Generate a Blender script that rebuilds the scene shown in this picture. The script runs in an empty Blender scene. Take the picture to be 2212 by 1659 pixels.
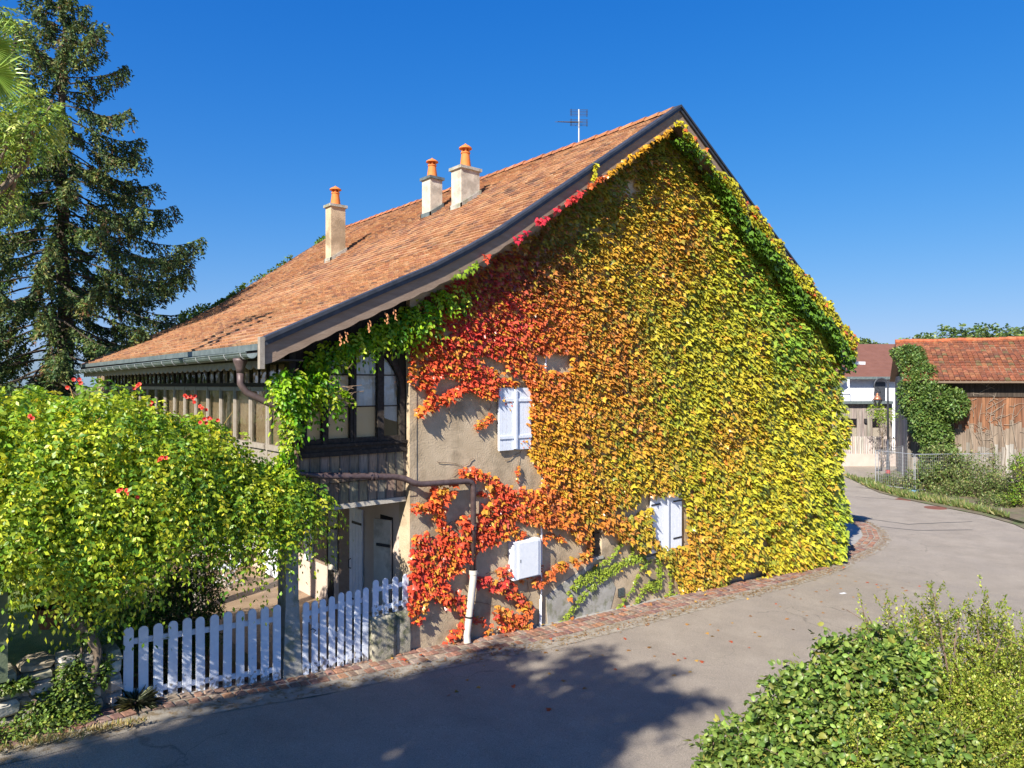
import bpy, math, random, bisect
import numpy as np
from mathutils import Matrix, Vector
random.seed(7); RG = np.random.default_rng(11)
sc = bpy.context.scene; col = sc.collection
# ------------------------------------------------------------------ camera
# World frame: X runs along the ivy gable (left corner = 0), Y runs back along the eaves, Z up.
UX, UY = 0.75994, 0.64995
CAM = (-6.595, -10.41, 4.6)
cd = bpy.data.cameras.new('camera'); cam = bpy.data.objects.new('camera', cd); col.objects.link(cam)
cam.location = CAM
cam.rotation_euler = (math.radians(90.1), 0, -math.atan2(UY, UX))
cd.sensor_width = 36; cd.lens = 36 * 1534 / 2212; cd.clip_start = .1; cd.clip_end = 9000
sc.camera = cam
# ------------------------------------------------------------------ light
EL = 36.5
sdx, sdy = 0.932, 0.363                      # horizontal travel direction of the sunlight
w = bpy.data.worlds.new('World'); sc.world = w; w.use_nodes = True
nt = w.node_tree; bgn = nt.nodes['Background']
sky = nt.nodes.new('ShaderNodeTexSky'); sky.sky_type = 'NISHITA'; sky.sun_disc = False
sky.sun_elevation = math.radians(EL); sky.sun_rotation = math.atan2(-sdx, -sdy)
sky.altitude = 300; sky.air_density = 1.0; sky.dust_density = 0.35; sky.ozone_density = 4.5
hs = nt.nodes.new('ShaderNodeHueSaturation'); hs.inputs['Saturation'].default_value = 1.32
tn = nt.nodes.new('ShaderNodeMixRGB'); tn.blend_type = 'MULTIPLY'; tn.inputs[0].default_value = 1; tn.inputs[2].default_value = (.80, .80, 1.06, 1)
nt.links.new(sky.outputs[0], hs.inputs['Color']); nt.links.new(hs.outputs[0], tn.inputs[1]); k1 = nt.nodes.new('ShaderNodeVectorMath'); k1.operation = 'MULTIPLY_ADD'; k1.inputs[1].default_value = (.2, .22, .3); k1.inputs[2].default_value = (1, 1, 1)
k2 = nt.nodes.new('ShaderNodeVectorMath'); k2.operation = 'DIVIDE'; k3 = nt.nodes.new('ShaderNodeVectorMath'); k3.operation = 'MULTIPLY'; k3.inputs[1].default_value = (.98, 1.23, 1.98)
nt.links.new(tn.outputs[0], k1.inputs[0]); nt.links.new(tn.outputs[0], k2.inputs[0]); nt.links.new(k1.outputs[0], k2.inputs[1]); nt.links.new(k2.outputs[0], k3.inputs[0]); nt.links.new(k3.outputs[0], bgn.inputs[0])
bgn.inputs[1].default_value = 0.09
sd = bpy.data.lights.new('sun', 'SUN'); sd.energy = 4.5; sd.angle = math.radians(.55); sd.color = (1, .945, .84)
sun = bpy.data.objects.new('sun', sd); col.objects.link(sun); sun.location = (-30, -10, 40)
ce = math.cos(math.radians(EL)); L = Vector((sdx * ce, sdy * ce, -math.sin(math.radians(EL))))
sun.rotation_euler = L.to_track_quat('-Z', 'Y').to_euler()
sc.view_settings.view_transform = 'Standard'; sc.view_settings.look = 'None'
sc.view_settings.exposure = 1.1; sc.view_settings.gamma = 1
sc.render.engine = 'CYCLES'; sc.cycles.max_bounces = 6; sc.cycles.transparent_max_bounces = 12

# ------------------------------------------------------------------ measuring helpers (survey of the photograph)
CX, CY, FP = 1106., 827., 1534.
def ray(x, y):
    a = (x - CX) / FP; c = -(y - CY) / FP
    return (a * UX + UY, -a * UY + UX, c)
def onY(x, y, Y):
    d = ray(x, y); s = (Y - CAM[1]) / d[1]; return (CAM[0] + s * d[0], Y, CAM[2] + s * d[2])
def onX(x, y, X):
    d = ray(x, y); s = (X - CAM[0]) / d[0]; return (X, CAM[1] + s * d[1], CAM[2] + s * d[2])
def onZ(x, y, Z):
    d = ray(x, y); s = (Z - CAM[2]) / d[2]; return (CAM[0] + s * d[0], CAM[1] + s * d[1], Z)
def LD(lat, D, z=0):                         # lateral / depth from the viewpoint -> world
    return (CAM[0] + lat * UX + D * UY, CAM[1] - lat * UY + D * UX, z)
def PD(x, y, D):
    return LD((x - CX) / FP * D, D, CAM[2] - (y - CY) / FP * D)

GX = [-60, -14, -9, -4.4, -2.15, 0, 3.1, 8.25, 12, 15.6, 20, 28, 60, 300]
GZ = [1.9, 1.1, .78, .42, .12, 0, -.24, -.50, -.74, -.98, -1.03, -1.06, -1.06, -1.06]
def g(X):
    X = min(max(X, GX[0]), GX[-1] - 1e-6); i = bisect.bisect(GX, X) - 1
    return GZ[i] + (GZ[i + 1] - GZ[i]) * (X - GX[i]) / (GX[i + 1] - GX[i])

# ------------------------------------------------------------------ materials
def lin(c):
    return tuple(((v / 255) / 12.92 if v / 255 <= .04045 else ((v / 255 + .055) / 1.055) ** 2.4) for v in c)
def mat(name, c1, c2=None, scale=4., rough=.8, bump=0., bscale=None, metal=0., detail=5, c3=None, s3=1., stretch=None, spec=.4, hard=None):
    m = bpy.data.materials.new(name); m.use_nodes = True; n = m.node_tree.nodes; l = m.node_tree.links
    p = n['Principled BSDF']; p.inputs['Roughness'].default_value = rough; p.inputs['Metallic'].default_value = metal
    p.inputs['Specular IOR Level'].default_value = spec
    p.inputs['Base Color'].default_value = (*c1, 1)
    tc = n.new('ShaderNodeTexCoord'); src = tc.outputs['Object']
    if stretch:
        mp = n.new('ShaderNodeMapping'); mp.inputs['Scale'].default_value = stretch; l.new(src, mp.inputs[0]); src = mp.outputs[0]
    if c2:
        no = n.new('ShaderNodeTexNoise'); no.inputs['Scale'].default_value = scale; no.inputs['Detail'].default_value = detail
        no.inputs['Roughness'].default_value = .6
        l.new(src, no.inputs['Vector']); r = n.new('ShaderNodeValToRGB')
        lo, hi = hard or (.35, .68)
        r.color_ramp.elements[0].position = lo; r.color_ramp.elements[1].position = hi
        r.color_ramp.elements[0].color = (*c1, 1); r.color_ramp.elements[1].color = (*c2, 1)
        l.new(no.outputs[0], r.inputs[0]); out = r.outputs[0]
        if c3:
            n3 = n.new('ShaderNodeTexNoise'); n3.inputs['Scale'].default_value = s3; n3.inputs['Detail'].default_value = 6
            n3.inputs['Roughness'].default_value = .65
            l.new(src, n3.inputs['Vector']); r3 = n.new('ShaderNodeValToRGB'); r3.color_ramp.elements[0].position = .48; r3.color_ramp.elements[1].position = .62
            l.new(n3.outputs[0], r3.inputs[0]); mx = n.new('ShaderNodeMixRGB'); mx.inputs[2].default_value = (*c3, 1)
            l.new(r3.outputs[0], mx.inputs[0]); l.new(out, mx.inputs[1]); out = mx.outputs[0]
        l.new(out, p.inputs['Base Color'])
    if bump:
        nb = n.new('ShaderNodeTexNoise'); nb.inputs['Scale'].default_value = bscale or scale * 6; nb.inputs['Detail'].default_value = 4
        l.new(src, nb.inputs['Vector']); b = n.new('ShaderNodeBump'); b.inputs['Strength'].default_value = bump; b.inputs['Distance'].default_value = .02
        l.new(nb.outputs[0], b.inputs['Height']); l.new(b.outputs[0], p.inputs['Normal'])
    return m
def matcol(name, rough=.85, noise=.25, nscale=30, bump=0., spec=.3, stretch=None):
    """colour from the 'Col' attribute, with a fine noise variation"""
    m = bpy.data.materials.new(name); m.use_nodes = True; n = m.node_tree.nodes; l = m.node_tree.links
    p = n['Principled BSDF']; p.inputs['Roughness'].default_value = rough; p.inputs['Specular IOR Level'].default_value = spec
    a = n.new('ShaderNodeAttribute'); a.attribute_name = 'Col'
    tc = n.new('ShaderNodeTexCoord'); src = tc.outputs['Object']
    if stretch:
        mp = n.new('ShaderNodeMapping'); mp.inputs['Scale'].default_value = stretch; l.new(src, mp.inputs[0]); src = mp.outputs[0]
    no = n.new('ShaderNodeTexNoise'); no.inputs['Scale'].default_value = nscale; no.inputs['Detail'].default_value = 5
    l.new(src, no.inputs['Vector'])
    mr = n.new('ShaderNodeMapRange'); mr.inputs[1].default_value = .3; mr.inputs[2].default_value = .7
    mr.inputs[3].default_value = 1 - noise; mr.inputs[4].default_value = 1 + noise; l.new(no.outputs[0], mr.inputs[0])
    mx = n.new('ShaderNodeVectorMath'); mx.operation = 'SCALE'; l.new(a.outputs[0], mx.inputs[0]); l.new(mr.outputs[0], mx.inputs['Scale'])
    l.new(mx.outputs[0], p.inputs['Base Color'])
    if bump:
        b = n.new('ShaderNodeBump'); b.inputs['Strength'].default_value = bump; b.inputs['Distance'].default_value = .01
        l.new(no.outputs[0], b.inputs['Height']); l.new(b.outputs[0], p.inputs['Normal'])
    return m
def matleaf(name, rough=.42, trans=.3, spec=.45):
    m = bpy.data.materials.new(name); m.use_nodes = True; n = m.node_tree.nodes; l = m.node_tree.links
    p = n['Principled BSDF']; p.inputs['Roughness'].default_value = rough; p.inputs['Specular IOR Level'].default_value = spec
    a = n.new('ShaderNodeAttribute'); a.attribute_name = 'Col'; l.new(a.outputs[0], p.inputs['Base Color'])
    t = n.new('ShaderNodeBsdfTranslucent'); g2 = n.new('ShaderNodeMixRGB'); g2.blend_type = 'MULTIPLY'; g2.inputs[0].default_value = 1
    g2.inputs[2].default_value = (1.15, 1.05, .5, 1); l.new(a.outputs[0], g2.inputs[1]); l.new(g2.outputs[0], t.inputs[0])
    mx = n.new('ShaderNodeMixShader'); mx.inputs[0].default_value = trans
    l.new(p.outputs[0], mx.inputs[1]); l.new(t.outputs[0], mx.inputs[2]); l.new(mx.outputs[0], n['Material Output'].inputs[0])
    return m
def matglass(name, refl=.12, rough=.02, wavy=.0):
    m = bpy.data.materials.new(name); m.use_nodes = True; n = m.node_tree.nodes; l = m.node_tree.links
    n.remove(n['Principled BSDF']); t = n.new('ShaderNodeBsdfTransparent'); t.inputs[0].default_value = (.95, .95, .93, 1)
    gl = n.new('ShaderNodeBsdfGlossy'); gl.inputs['Roughness'].default_value = rough
    fr = n.new('ShaderNodeLayerWeight'); fr.inputs[0].default_value = .35
    ad = n.new('ShaderNodeMath'); ad.operation = 'MULTIPLY_ADD'; ad.inputs[1].default_value = .6; ad.inputs[2].default_value = refl; l.new(fr.outputs['Fresnel'], ad.inputs[0])
    if wavy:
        no = n.new('ShaderNodeTexNoise'); no.inputs['Scale'].default_value = 3; tc = n.new('ShaderNodeTexCoord'); l.new(tc.outputs['Object'], no.inputs['Vector'])
        b = n.new('ShaderNodeBump'); b.inputs['Strength'].default_value = wavy; b.inputs['Distance'].default_value = .02; l.new(no.outputs[0], b.inputs['Height']); l.new(b.outputs[0], gl.inputs['Normal'])
    mx = n.new('ShaderNodeMixShader'); l.new(ad.outputs[0], mx.inputs[0]); l.new(t.outputs[0], mx.inputs[1]); l.new(gl.outputs[0], mx.inputs[2])
    l.new(mx.outputs[0], n['Material Output'].inputs[0]); return m

M = {}
M['plaster'] = mat('plaster', (.44, .335, .215), (.58, .455, .31), 1.7, .95, .5, 34, c3=(.31, .235, .15), s3=1.3)
M['plaster_pink'] = mat('plaster_pink', (.52, .40, .32), (.60, .48, .39), 2, .9, .2, 40)
M['plaster_cream'] = mat('plaster_cream', (.46, .41, .33), (.58, .53, .44), 5, .9, .3, 50, c3=(.36, .32, .26), s3=3)
M['cement'] = mat('cement', (.33, .31, .27), (.44, .42, .38), 3, .9, .35, 50, c3=(.22, .22, .15), s3=4)
M['mossy_stone'] = mat('mossy_stone', (.30, .27, .20), (.42, .38, .29), 6, .95, .5, 40, c3=(.13, .135, .075), s3=4.5)
M['wood_dark'] = matcol('wood_dark', .8, .35, 14, .4, stretch=(3, 3, .35))
M['frame_dark'] = mat('frame_dark', (.028, .022, .018), (.06, .048, .04), 20, .75, .3, 60, spec=.15)
M['frame_grey'] = mat('frame_grey', (.26, .22, .18), (.34, .30, .25), 12, .7, .2, 60)
M['board_brown'] = mat('board_brown', (.24, .165, .115), (.31, .225, .165), 5, .75, .3, 40, stretch=(.5, 1, 3))
M['zinc_dark'] = mat('zinc_dark', (.045, .05, .06), (.075, .08, .095), 6, .5, .1, 30, metal=.3)
M['zinc'] = mat('zinc', (.12, .15, .15), (.20, .235, .23), 7, .5, .1, 30, metal=.35)
M['pipe_brown'] = mat('pipe_brown', (.085, .055, .052), (.14, .10, .098), 9, .5, .15, 30, metal=.2)
M['pipe_beige'] = mat('pipe_beige', (.55, .50, .42), (.62, .57, .49), 9, .45)
M['white_paint'] = mat('white_paint', (.74, .76, .80), (.83, .84, .87), 10, .55, .15, 60)
M['white_worn'] = mat('white_worn', (.70, .74, .83), (.80, .83, .90), 14, .6, .25, 60, c3=(.66, .68, .72), s3=14)
M['iron'] = mat('iron', (.02, .02, .022), (.035, .033, .033), 20, .6)
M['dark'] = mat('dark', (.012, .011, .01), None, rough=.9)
M['terracotta'] = mat('terracotta', (.58, .17, .035), (.66, .21, .05), 9, .7)
M['tile'] = matcol('tile', .9, .35, 26, .5)
M['stone'] = matcol('stone', .95, .3, 18, .7)
M['paver'] = matcol('paver', .9, .28, 24, .6)
M['grout'] = mat('grout', (.27, .235, .19), (.37, .33, .27), 5, .95, .4, 60, c3=(.20, .15, .09), s3=8)
M['concrete_walk'] = mat('concrete_walk', (.30, .28, .25), (.37, .35, .32), 2.5, .95, .3, 60)
M['tan_floor'] = mat('tan_floor', (.24, .165, .105), (.33, .235, .155), 1.6, .5, .15, 20, c3=(.19, .13, .085), s3=2.2)
M['blind'] = mat('blind', (.84, .60, .36), (.88, .66, .42), 4, .9)
M['glass'] = matglass('glass', .03, .02, .5)
M['glass_sky'] = matglass('glass_sky', .45, .03, .8)
M['leaf'] = matleaf('leaf', .42, .36); M['leaf_gloss'] = matleaf('leaf_gloss', .32, .2, .5); M['needle'] = matleaf('needle', .6, .15, .25)
M['bark'] = mat('bark', (.11, .08, .055), (.22, .17, .125), 6, .95, .8, 22, stretch=(1, 1, .35))
M['bark_dark'] = mat('bark_dark', (.045, .033, .025), (.09, .07, .052), 6, .95, .6, 22, stretch=(1, 1, .3))
M['twig'] = mat('twig', (.13, .085, .055), (.20, .14, .10), 12, .9)
M['flower'] = mat('flower', (.75, .045, .05), (.85, .12, .05), 30, .6)
M['wicker'] = mat('wicker', (.07, .03, .016), (.14, .065, .035), 60, .8, .8, 120)
M['alu'] = mat('alu', (.42, .43, .45), (.5, .51, .52), 10, .45, metal=.5)
M['copper'] = mat('copper', (.60, .23, .12), (.75, .35, .2), 10, .35, metal=.7)
M['barn_tile'] = matcol('barn_tile', .9, .35, 6, .5)
M['barn_wood'] = matcol('barn_wood', .9, .4, 3.0, .5, stretch=(4, 4, .3))
M['rust'] = mat('rust', (.16, .055, .035), (.22, .085, .055), 14, .8)
M['blueplastic'] = mat('blueplastic', (.14, .30, .46), (.2, .36, .5), 8, .6)

def peeling():
    # white paint that has flaked off to grey wood near the foot of each board
    m = mat('picket_paint', (.70, .74, .83), (.80, .83, .90), 14, .6, .25, 60); n = m.node_tree.nodes; l = m.node_tree.links; p = n['Principled BSDF']
    old = p.inputs['Base Color'].links[0].from_socket; tc = n.new('ShaderNodeTexCoord'); sp = n.new('ShaderNodeSeparateXYZ'); l.new(tc.outputs['Object'], sp.inputs[0])
    oi = n.new('ShaderNodeObjectInfo'); of = n.new('ShaderNodeVectorMath'); of.operation = 'ADD'; l.new(tc.outputs['Object'], of.inputs[0]); l.new(oi.outputs['Location'], of.inputs[1])
    no = n.new('ShaderNodeTexNoise'); no.inputs['Scale'].default_value = 16; no.inputs['Detail'].default_value = 6; l.new(of.outputs[0], no.inputs['Vector'])
    a = n.new('ShaderNodeMapRange'); a.inputs[1].default_value = 0; a.inputs[2].default_value = .45; a.inputs[3].default_value = .12; a.inputs[4].default_value = -.18; l.new(sp.outputs['Z'], a.inputs[0])
    s = n.new('ShaderNodeMath'); s.operation = 'ADD'; l.new(no.outputs[0], s.inputs[0]); l.new(a.outputs[0], s.inputs[1])
    r = n.new('ShaderNodeMapRange'); r.inputs[1].default_value = .56; r.inputs[2].default_value = .62; l.new(s.outputs[0], r.inputs[0])
    mx = n.new('ShaderNodeMixRGB'); mx.inputs[2].default_value = (.33, .30, .27, 1); l.new(r.outputs[0], mx.inputs[0]); l.new(old, mx.inputs[1]); l.new(mx.outputs[0], p.inputs['Base Color']); return m
M['picket_paint'] = peeling()
# asphalt: two-scale grain, patches and fine cracks
def asphalt():
    m = mat('asphalt', (.285, .240, .192), (.335, .285, .228), 1.1, .93, .6, 110, c3=(.30, .255, .208), s3=.35)
    n = m.node_tree.nodes; l = m.node_tree.links; p = n['Principled BSDF']
    old = p.inputs['Base Color'].links[0].from_socket
    tc = n.new('ShaderNodeTexCoord'); fine = n.new('ShaderNodeTexNoise'); fine.inputs['Scale'].default_value = 70; fine.inputs['Detail'].default_value = 3
    l.new(tc.outputs['Object'], fine.inputs['Vector']); mr = n.new('ShaderNodeMapRange'); mr.inputs[1].default_value = .3; mr.inputs[2].default_value = .7; mr.inputs[3].default_value = .7; mr.inputs[4].default_value = 1.3
    l.new(fine.outputs[0], mr.inputs[0])
    s = n.new('ShaderNodeVectorMath'); s.operation = 'SCALE'; l.new(old, s.inputs[0]); l.new(mr.outputs[0], s.inputs['Scale'])
    
    # darker repair patches and hairline cracks
    vo = n.new('ShaderNodeTexVoronoi'); vo.feature = 'DISTANCE_TO_EDGE'; vo.inputs['Scale'].default_value = .42
    wn_ = n.new('ShaderNodeTexNoise'); wn_.inputs['Scale'].default_value = 1.6; wn_.inputs['Detail'].default_value = 6; l.new(tc.outputs['Object'], wn_.inputs['Vector'])
    ad = n.new('ShaderNodeVectorMath'); ad.operation = 'MULTIPLY_ADD'; ad.inputs[1].default_value = (.9, .9, 0); l.new(wn_.outputs[1], ad.inputs[0]); l.new(tc.outputs['Object'], ad.inputs[2]); l.new(ad.outputs[0], vo.inputs['Vector'])
    cr = n.new('ShaderNodeMapRange'); cr.inputs[1].default_value = 0; cr.inputs[2].default_value = .006; cr.inputs[3].default_value = .62; cr.inputs[4].default_value = 1; l.new(vo.outputs['Distance'], cr.inputs[0])
    gt_ = n.new('ShaderNodeTexNoise'); gt_.inputs['Scale'].default_value = .5; l.new(tc.outputs['Object'], gt_.inputs['Vector'])
    gm = n.new('ShaderNodeMapRange'); gm.inputs[1].default_value = .48; gm.inputs[2].default_value = .58; l.new(gt_.outputs[0], gm.inputs[0])
    cm = n.new('ShaderNodeMix'); cm.inputs[2].default_value = 1; l.new(gm.outputs[0], cm.inputs[0]); l.new(cr.outputs[0], cm.inputs[3])
    pt_ = n.new('ShaderNodeTexNoise'); pt_.inputs['Scale'].default_value = .8; pt_.inputs['Detail'].default_value = 7; pt_.inputs['Roughness'].default_value = .7; l.new(tc.outputs['Object'], pt_.inputs['Vector'])
    pm_ = n.new('ShaderNodeMapRange'); pm_.inputs[1].default_value = .35; pm_.inputs[2].default_value = .68; pm_.inputs[3].default_value = .88; pm_.inputs[4].default_value = 1.08; l.new(pt_.outputs[0], pm_.inputs[0])
    mm = n.new('ShaderNodeMath'); mm.operation = 'MULTIPLY'; l.new(cm.outputs[0], mm.inputs[0]); l.new(pm_.outputs[0], mm.inputs[1])
    s2 = n.new('ShaderNodeVectorMath'); s2.operation = 'SCALE'; l.new(s.outputs[0], s2.inputs[0]); l.new(mm.outputs[0], s2.inputs['Scale'])
    l.new(s2.outputs[0], p.inputs['Base Color']); return m
M['asphalt'] = asphalt()
M['earth'] = mat('earth', (.13, .10, .065), (.2, .16, .10), 2, .95, .6, 30, c3=(.10, .13, .04), s3=1.2)
M['grass'] = mat('grass', (.07, .12, .022), (.12, .19, .035), 6, .9, .8, 60, c3=(.16, .19, .05), s3=1.5)
M['hill_haze_blue'] = mat('hill_haze_blue', (.10, .15, .20), (.13, .18, .24), .004, .95)  # blue haze of distance put into the base colour

# ------------------------------------------------------------------ mesh helpers
class MB:
    def __init__(s): s.v = []; s.f = []; s.c = []; s.cc = (1, 1, 1)
    def add(s, vs, fs):
        o = len(s.v); s.v += [tuple(v) for v in vs]; s.f += [tuple(i + o for i in q) for q in fs]; s.c += [s.cc] * len(vs); return s
    def box(s, x0, x1, y0, y1, z0, z1, m=None):
        vs = [(x0, y0, z0), (x1, y0, z0), (x1, y1, z0), (x0, y1, z0), (x0, y0, z1), (x1, y0, z1), (x1, y1, z1), (x0, y1, z1)]
        if m is not None: vs = [m @ Vector(v) for v in vs]
        return s.add(vs, [(0, 3, 2, 1), (4, 5, 6, 7), (0, 1, 5, 4), (1, 2, 6, 5), (2, 3, 7, 6), (3, 0, 4, 7)])
    def bar(s, a, b, w, h=None, up=(0, 0, 1)):
        a, b = Vector(a), Vector(b); d = (b - a); L_ = d.length; d.normalize(); u = Vector(up)
        if abs(d.dot(u)) > .98: u = Vector((0, 1, 0))
        sx = d.cross(u).normalized(); uz = sx.cross(d); m = Matrix((( sx.x, d.x, uz.x, a.x), (sx.y, d.y, uz.y, a.y), (sx.z, d.z, uz.z, a.z), (0, 0, 0, 1)))
        h = h or w; return s.box(-w / 2, w / 2, 0, L_, -h / 2, h / 2, m)
    def tube(s, pts, r, seg=8, cap=True):
        pts = [Vector(p) for p in pts]; n = len(pts); rs = r if isinstance(r, (list, tuple)) else [r] * n; o = len(s.v)
        ref = None
        for i, p in enumerate(pts):
            d = (pts[min(i + 1, n - 1)] - pts[max(i - 1, 0)]).normalized()
            if ref is None: ref = Vector((0, 0, 1)) if abs(d.z) < .9 else Vector((1, 0, 0))
            a = d.cross(ref).normalized(); b = d.cross(a).normalized(); ref = -b if False else ref
            if abs(d.dot(ref)) > .95: ref = a
            for k in range(seg):
                t = 2 * math.pi * k / seg; q = p + (a * math.cos(t) + b * math.sin(t)) * rs[i]; s.v.append(tuple(q)); s.c.append(s.cc)
        for i in range(n - 1):
            for k in range(seg):
                k2 = (k + 1) % seg; s.f.append((o + i * seg + k, o + i * seg + k2, o + (i + 1) * seg + k2, o + (i + 1) * seg + k))
        if cap:
            s.f.append(tuple(o + k for k in range(seg))[::-1]); s.f.append(tuple(o + (n - 1) * seg + k for k in range(seg)))
        return s
    def lathe(s, c, prof, seg=20, ax=1.0):
        o = len(s.v)
        for r, z in prof:
            for k in range(seg):
                t = 2 * math.pi * k / seg; s.v.append((c[0] + r * math.cos(t), c[1] + r * math.sin(t) * ax, c[2] + z)); s.c.append(s.cc)
        for i in range(len(prof) - 1):
            for k in range(seg):
                k2 = (k + 1) % seg; s.f.append((o + i * seg + k, o + i * seg + k2, o + (i + 1) * seg + k2, o + (i + 1) * seg + k))
        s.f.append(tuple(o + k for k in range(seg))[::-1]); s.f.append(tuple(o + (len(prof) - 1) * seg + k for k in range(seg)))
        return s
    def prismY(s, poly, y0, y1):     # poly in (x,z)
        n = len(poly); vs = [(x, y0, z) for x, z in poly] + [(x, y1, z) for x, z in poly]
        return s.add(vs, [tuple(range(n)), tuple(range(2 * n - 1, n - 1, -1))] + [(i, i + n, (i + 1) % n + n, (i + 1) % n) for i in range(n)])
    def prismX(s, poly, x0, x1):     # poly in (y,z)
        n = len(poly); vs = [(x0, y, z) for y, z in poly] + [(x1, y, z) for y, z in poly]
        return s.add(vs, [tuple(range(n))[::-1], tuple(range(n, 2 * n))] + [(i, (i + 1) % n, (i + 1) % n + n, i + n) for i in range(n)])
    def build(s, name, m, parent=None, smooth=False, color=False):
        me = bpy.data.meshes.new(name); me.from_pydata(s.v, [], s.f); me.update()
        if color:
            a = me.color_attributes.new('Col', 'FLOAT_COLOR', 'POINT'); arr = np.ones((len(s.v), 4), np.float32); arr[:, :3] = np.array(s.c); a.data.foreach_set('color', arr.ravel())
        if smooth: me.polygons.foreach_set('use_smooth', [True] * len(me.polygons))
        me.materials.append(m); return link(name, me, parent)
def link(name, me, parent=None):
    o = bpy.data.objects.new(name, me); col.objects.link(o)
    if parent is not None:
        o.parent = parent
        if parent.type == 'EMPTY': o.matrix_parent_inverse = Matrix.Translation(-Vector(parent.location))
    return o
def thing(name, label, cat, loc, group=None):
    o = bpy.data.objects.new(name, None); col.objects.link(o); o.location = loc; o.empty_display_size = .3
    o['label'] = label; o['category'] = cat
    if group: o['group'] = group
    return o
def tag(o, label, cat, group=None):
    o['label'] = label; o['category'] = cat
    if group: o['group'] = group
    return o
def struct(o): o['kind'] = 'structure'; return o

def rcol(base, v=.12):
    k = 1 + random.uniform(-v, v); return tuple(max(0, c * k * (1 + random.uniform(-v, v) * .4)) for c in base)

# ---- leaf cards (real little leaves) built in bulk
T_IVY = (np.array([(0, .28, .06), (0, .02, 0), (-.40, -.04, -.05), (-.56, .42, -.13), (-.24, .50, -.02), (0, 1.0, -.16), (.24, .50, -.02), (.56, .42, -.13), (.40, -.04, -.05)]),
         [(0, 1, 2), (0, 2, 3), (0, 3, 4), (0, 4, 5), (0, 5, 6), (0, 6, 7), (0, 7, 8), (0, 8, 1)])
T_OVAL = (np.array([(0, 0, 0), (-.24, .25, -.05), (-.25, .62, -.09), (0, 1, -.12), (.25, .62, -.09), (.24, .25, -.05), (0, .5, .03)]),
          [(0, 1, 6), (1, 2, 6), (2, 3, 6), (3, 4, 6), (4, 5, 6), (5, 0, 6)])
T_DIA = (np.array([(0, 0, 0), (-.27, .45, -.06), (0, 1, -.05), (.27, .45, -.06)]), [(0, 1, 2), (0, 2, 3)])
T_THIN = (np.array([(0, 0, 0), (-.12, .4, -.03), (0, 1, -.05), (.12, .4, -.03)]), [(0, 1, 2), (0, 2, 3)])
def unit(a): return a / np.maximum(np.linalg.norm(a, axis=1, keepdims=True), 1e-9)
def leaves(name, P, D, N, S, C, m, parent=None, T=T_DIA, link_it=True):
    P = np.asarray(P, float); D = unit(np.asarray(D, float)); N = np.asarray(N, float)
    side = unit(np.cross(D, N)); N2 = np.cross(side, D); S = np.asarray(S, float).reshape(-1, 1, 1)
    tv, tf = T; k = len(tv)
    V = P[:, None, :] + S * (tv[None, :, 0:1] * side[:, None, :] + tv[None, :, 1:2] * D[:, None, :] + tv[None, :, 2:3] * N2[:, None, :])
    n = len(P); V = V.reshape(-1, 3).astype(np.float32)
    F = np.array(tf); F = (F[None] + (np.arange(n) * k)[:, None, None]).reshape(-1)
    me = bpy.data.meshes.new(name); me.vertices.add(len(V)); me.vertices.foreach_set('co', V.ravel())
    nf = n * len(tf); me.loops.add(len(F)); me.loops.foreach_set('vertex_index', F.astype(np.int32)); me.polygons.add(nf)
    me.polygons.foreach_set('loop_start', (np.arange(nf) * 3).astype(np.int32)); me.polygons.foreach_set('loop_total', np.full(nf, 3, np.int32))
    me.update(calc_edges=True)
    a = me.color_attributes.new('Col', 'FLOAT_COLOR', 'POINT'); arr = np.ones((n, k, 4), np.float32); arr[:, :, :3] = np.asarray(C)[:, None, :]
    a.data.foreach_set('color', arr.ravel()); me.materials.append(m); return link(name, me, parent)
def pickcol(n, cols, wts, v=.15):
    cols = np.array(cols); i = RG.choice(len(cols), n, p=np.array(wts) / sum(wts)); c = cols[i]
    return np.clip(c * (1 + RG.normal(0, v, (n, 1))) * (1 + RG.normal(0, v * .3, (n, 3))), 0.002, .95)
def vnoise(P, s, seed=0):            # cheap smooth value noise from sines
    r = np.random.default_rng(seed); out = 0
    for k in range(5):
        d = r.normal(0, 1, 3); out = out + np.sin((P @ d) * s * (1 + .6 * k) + r.uniform(0, 6)) / (1 + .5 * k)
    return out / 2.6
def ell_points(ells, n, shell=.55):
    """points in a union of ellipsoids, biased to the outer shell; returns points, outward directions"""
    vol = np.array([e[3] * e[4] * e[5] for e in ells]) ** .8; k = RG.choice(len(ells), n, p=vol / vol.sum())
    e = np.array(ells)[k]; d = unit(RG.normal(0, 1, (n, 3))); r = shell + (1 - shell) * RG.random((n, 1)) ** .7
    r = r * (1 + .16 * vnoise(d * 2.2 + e[:, :3], 1.7, 5)[:, None])
    return e[:, :3] + d * r * e[:, 3:6], d
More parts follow.
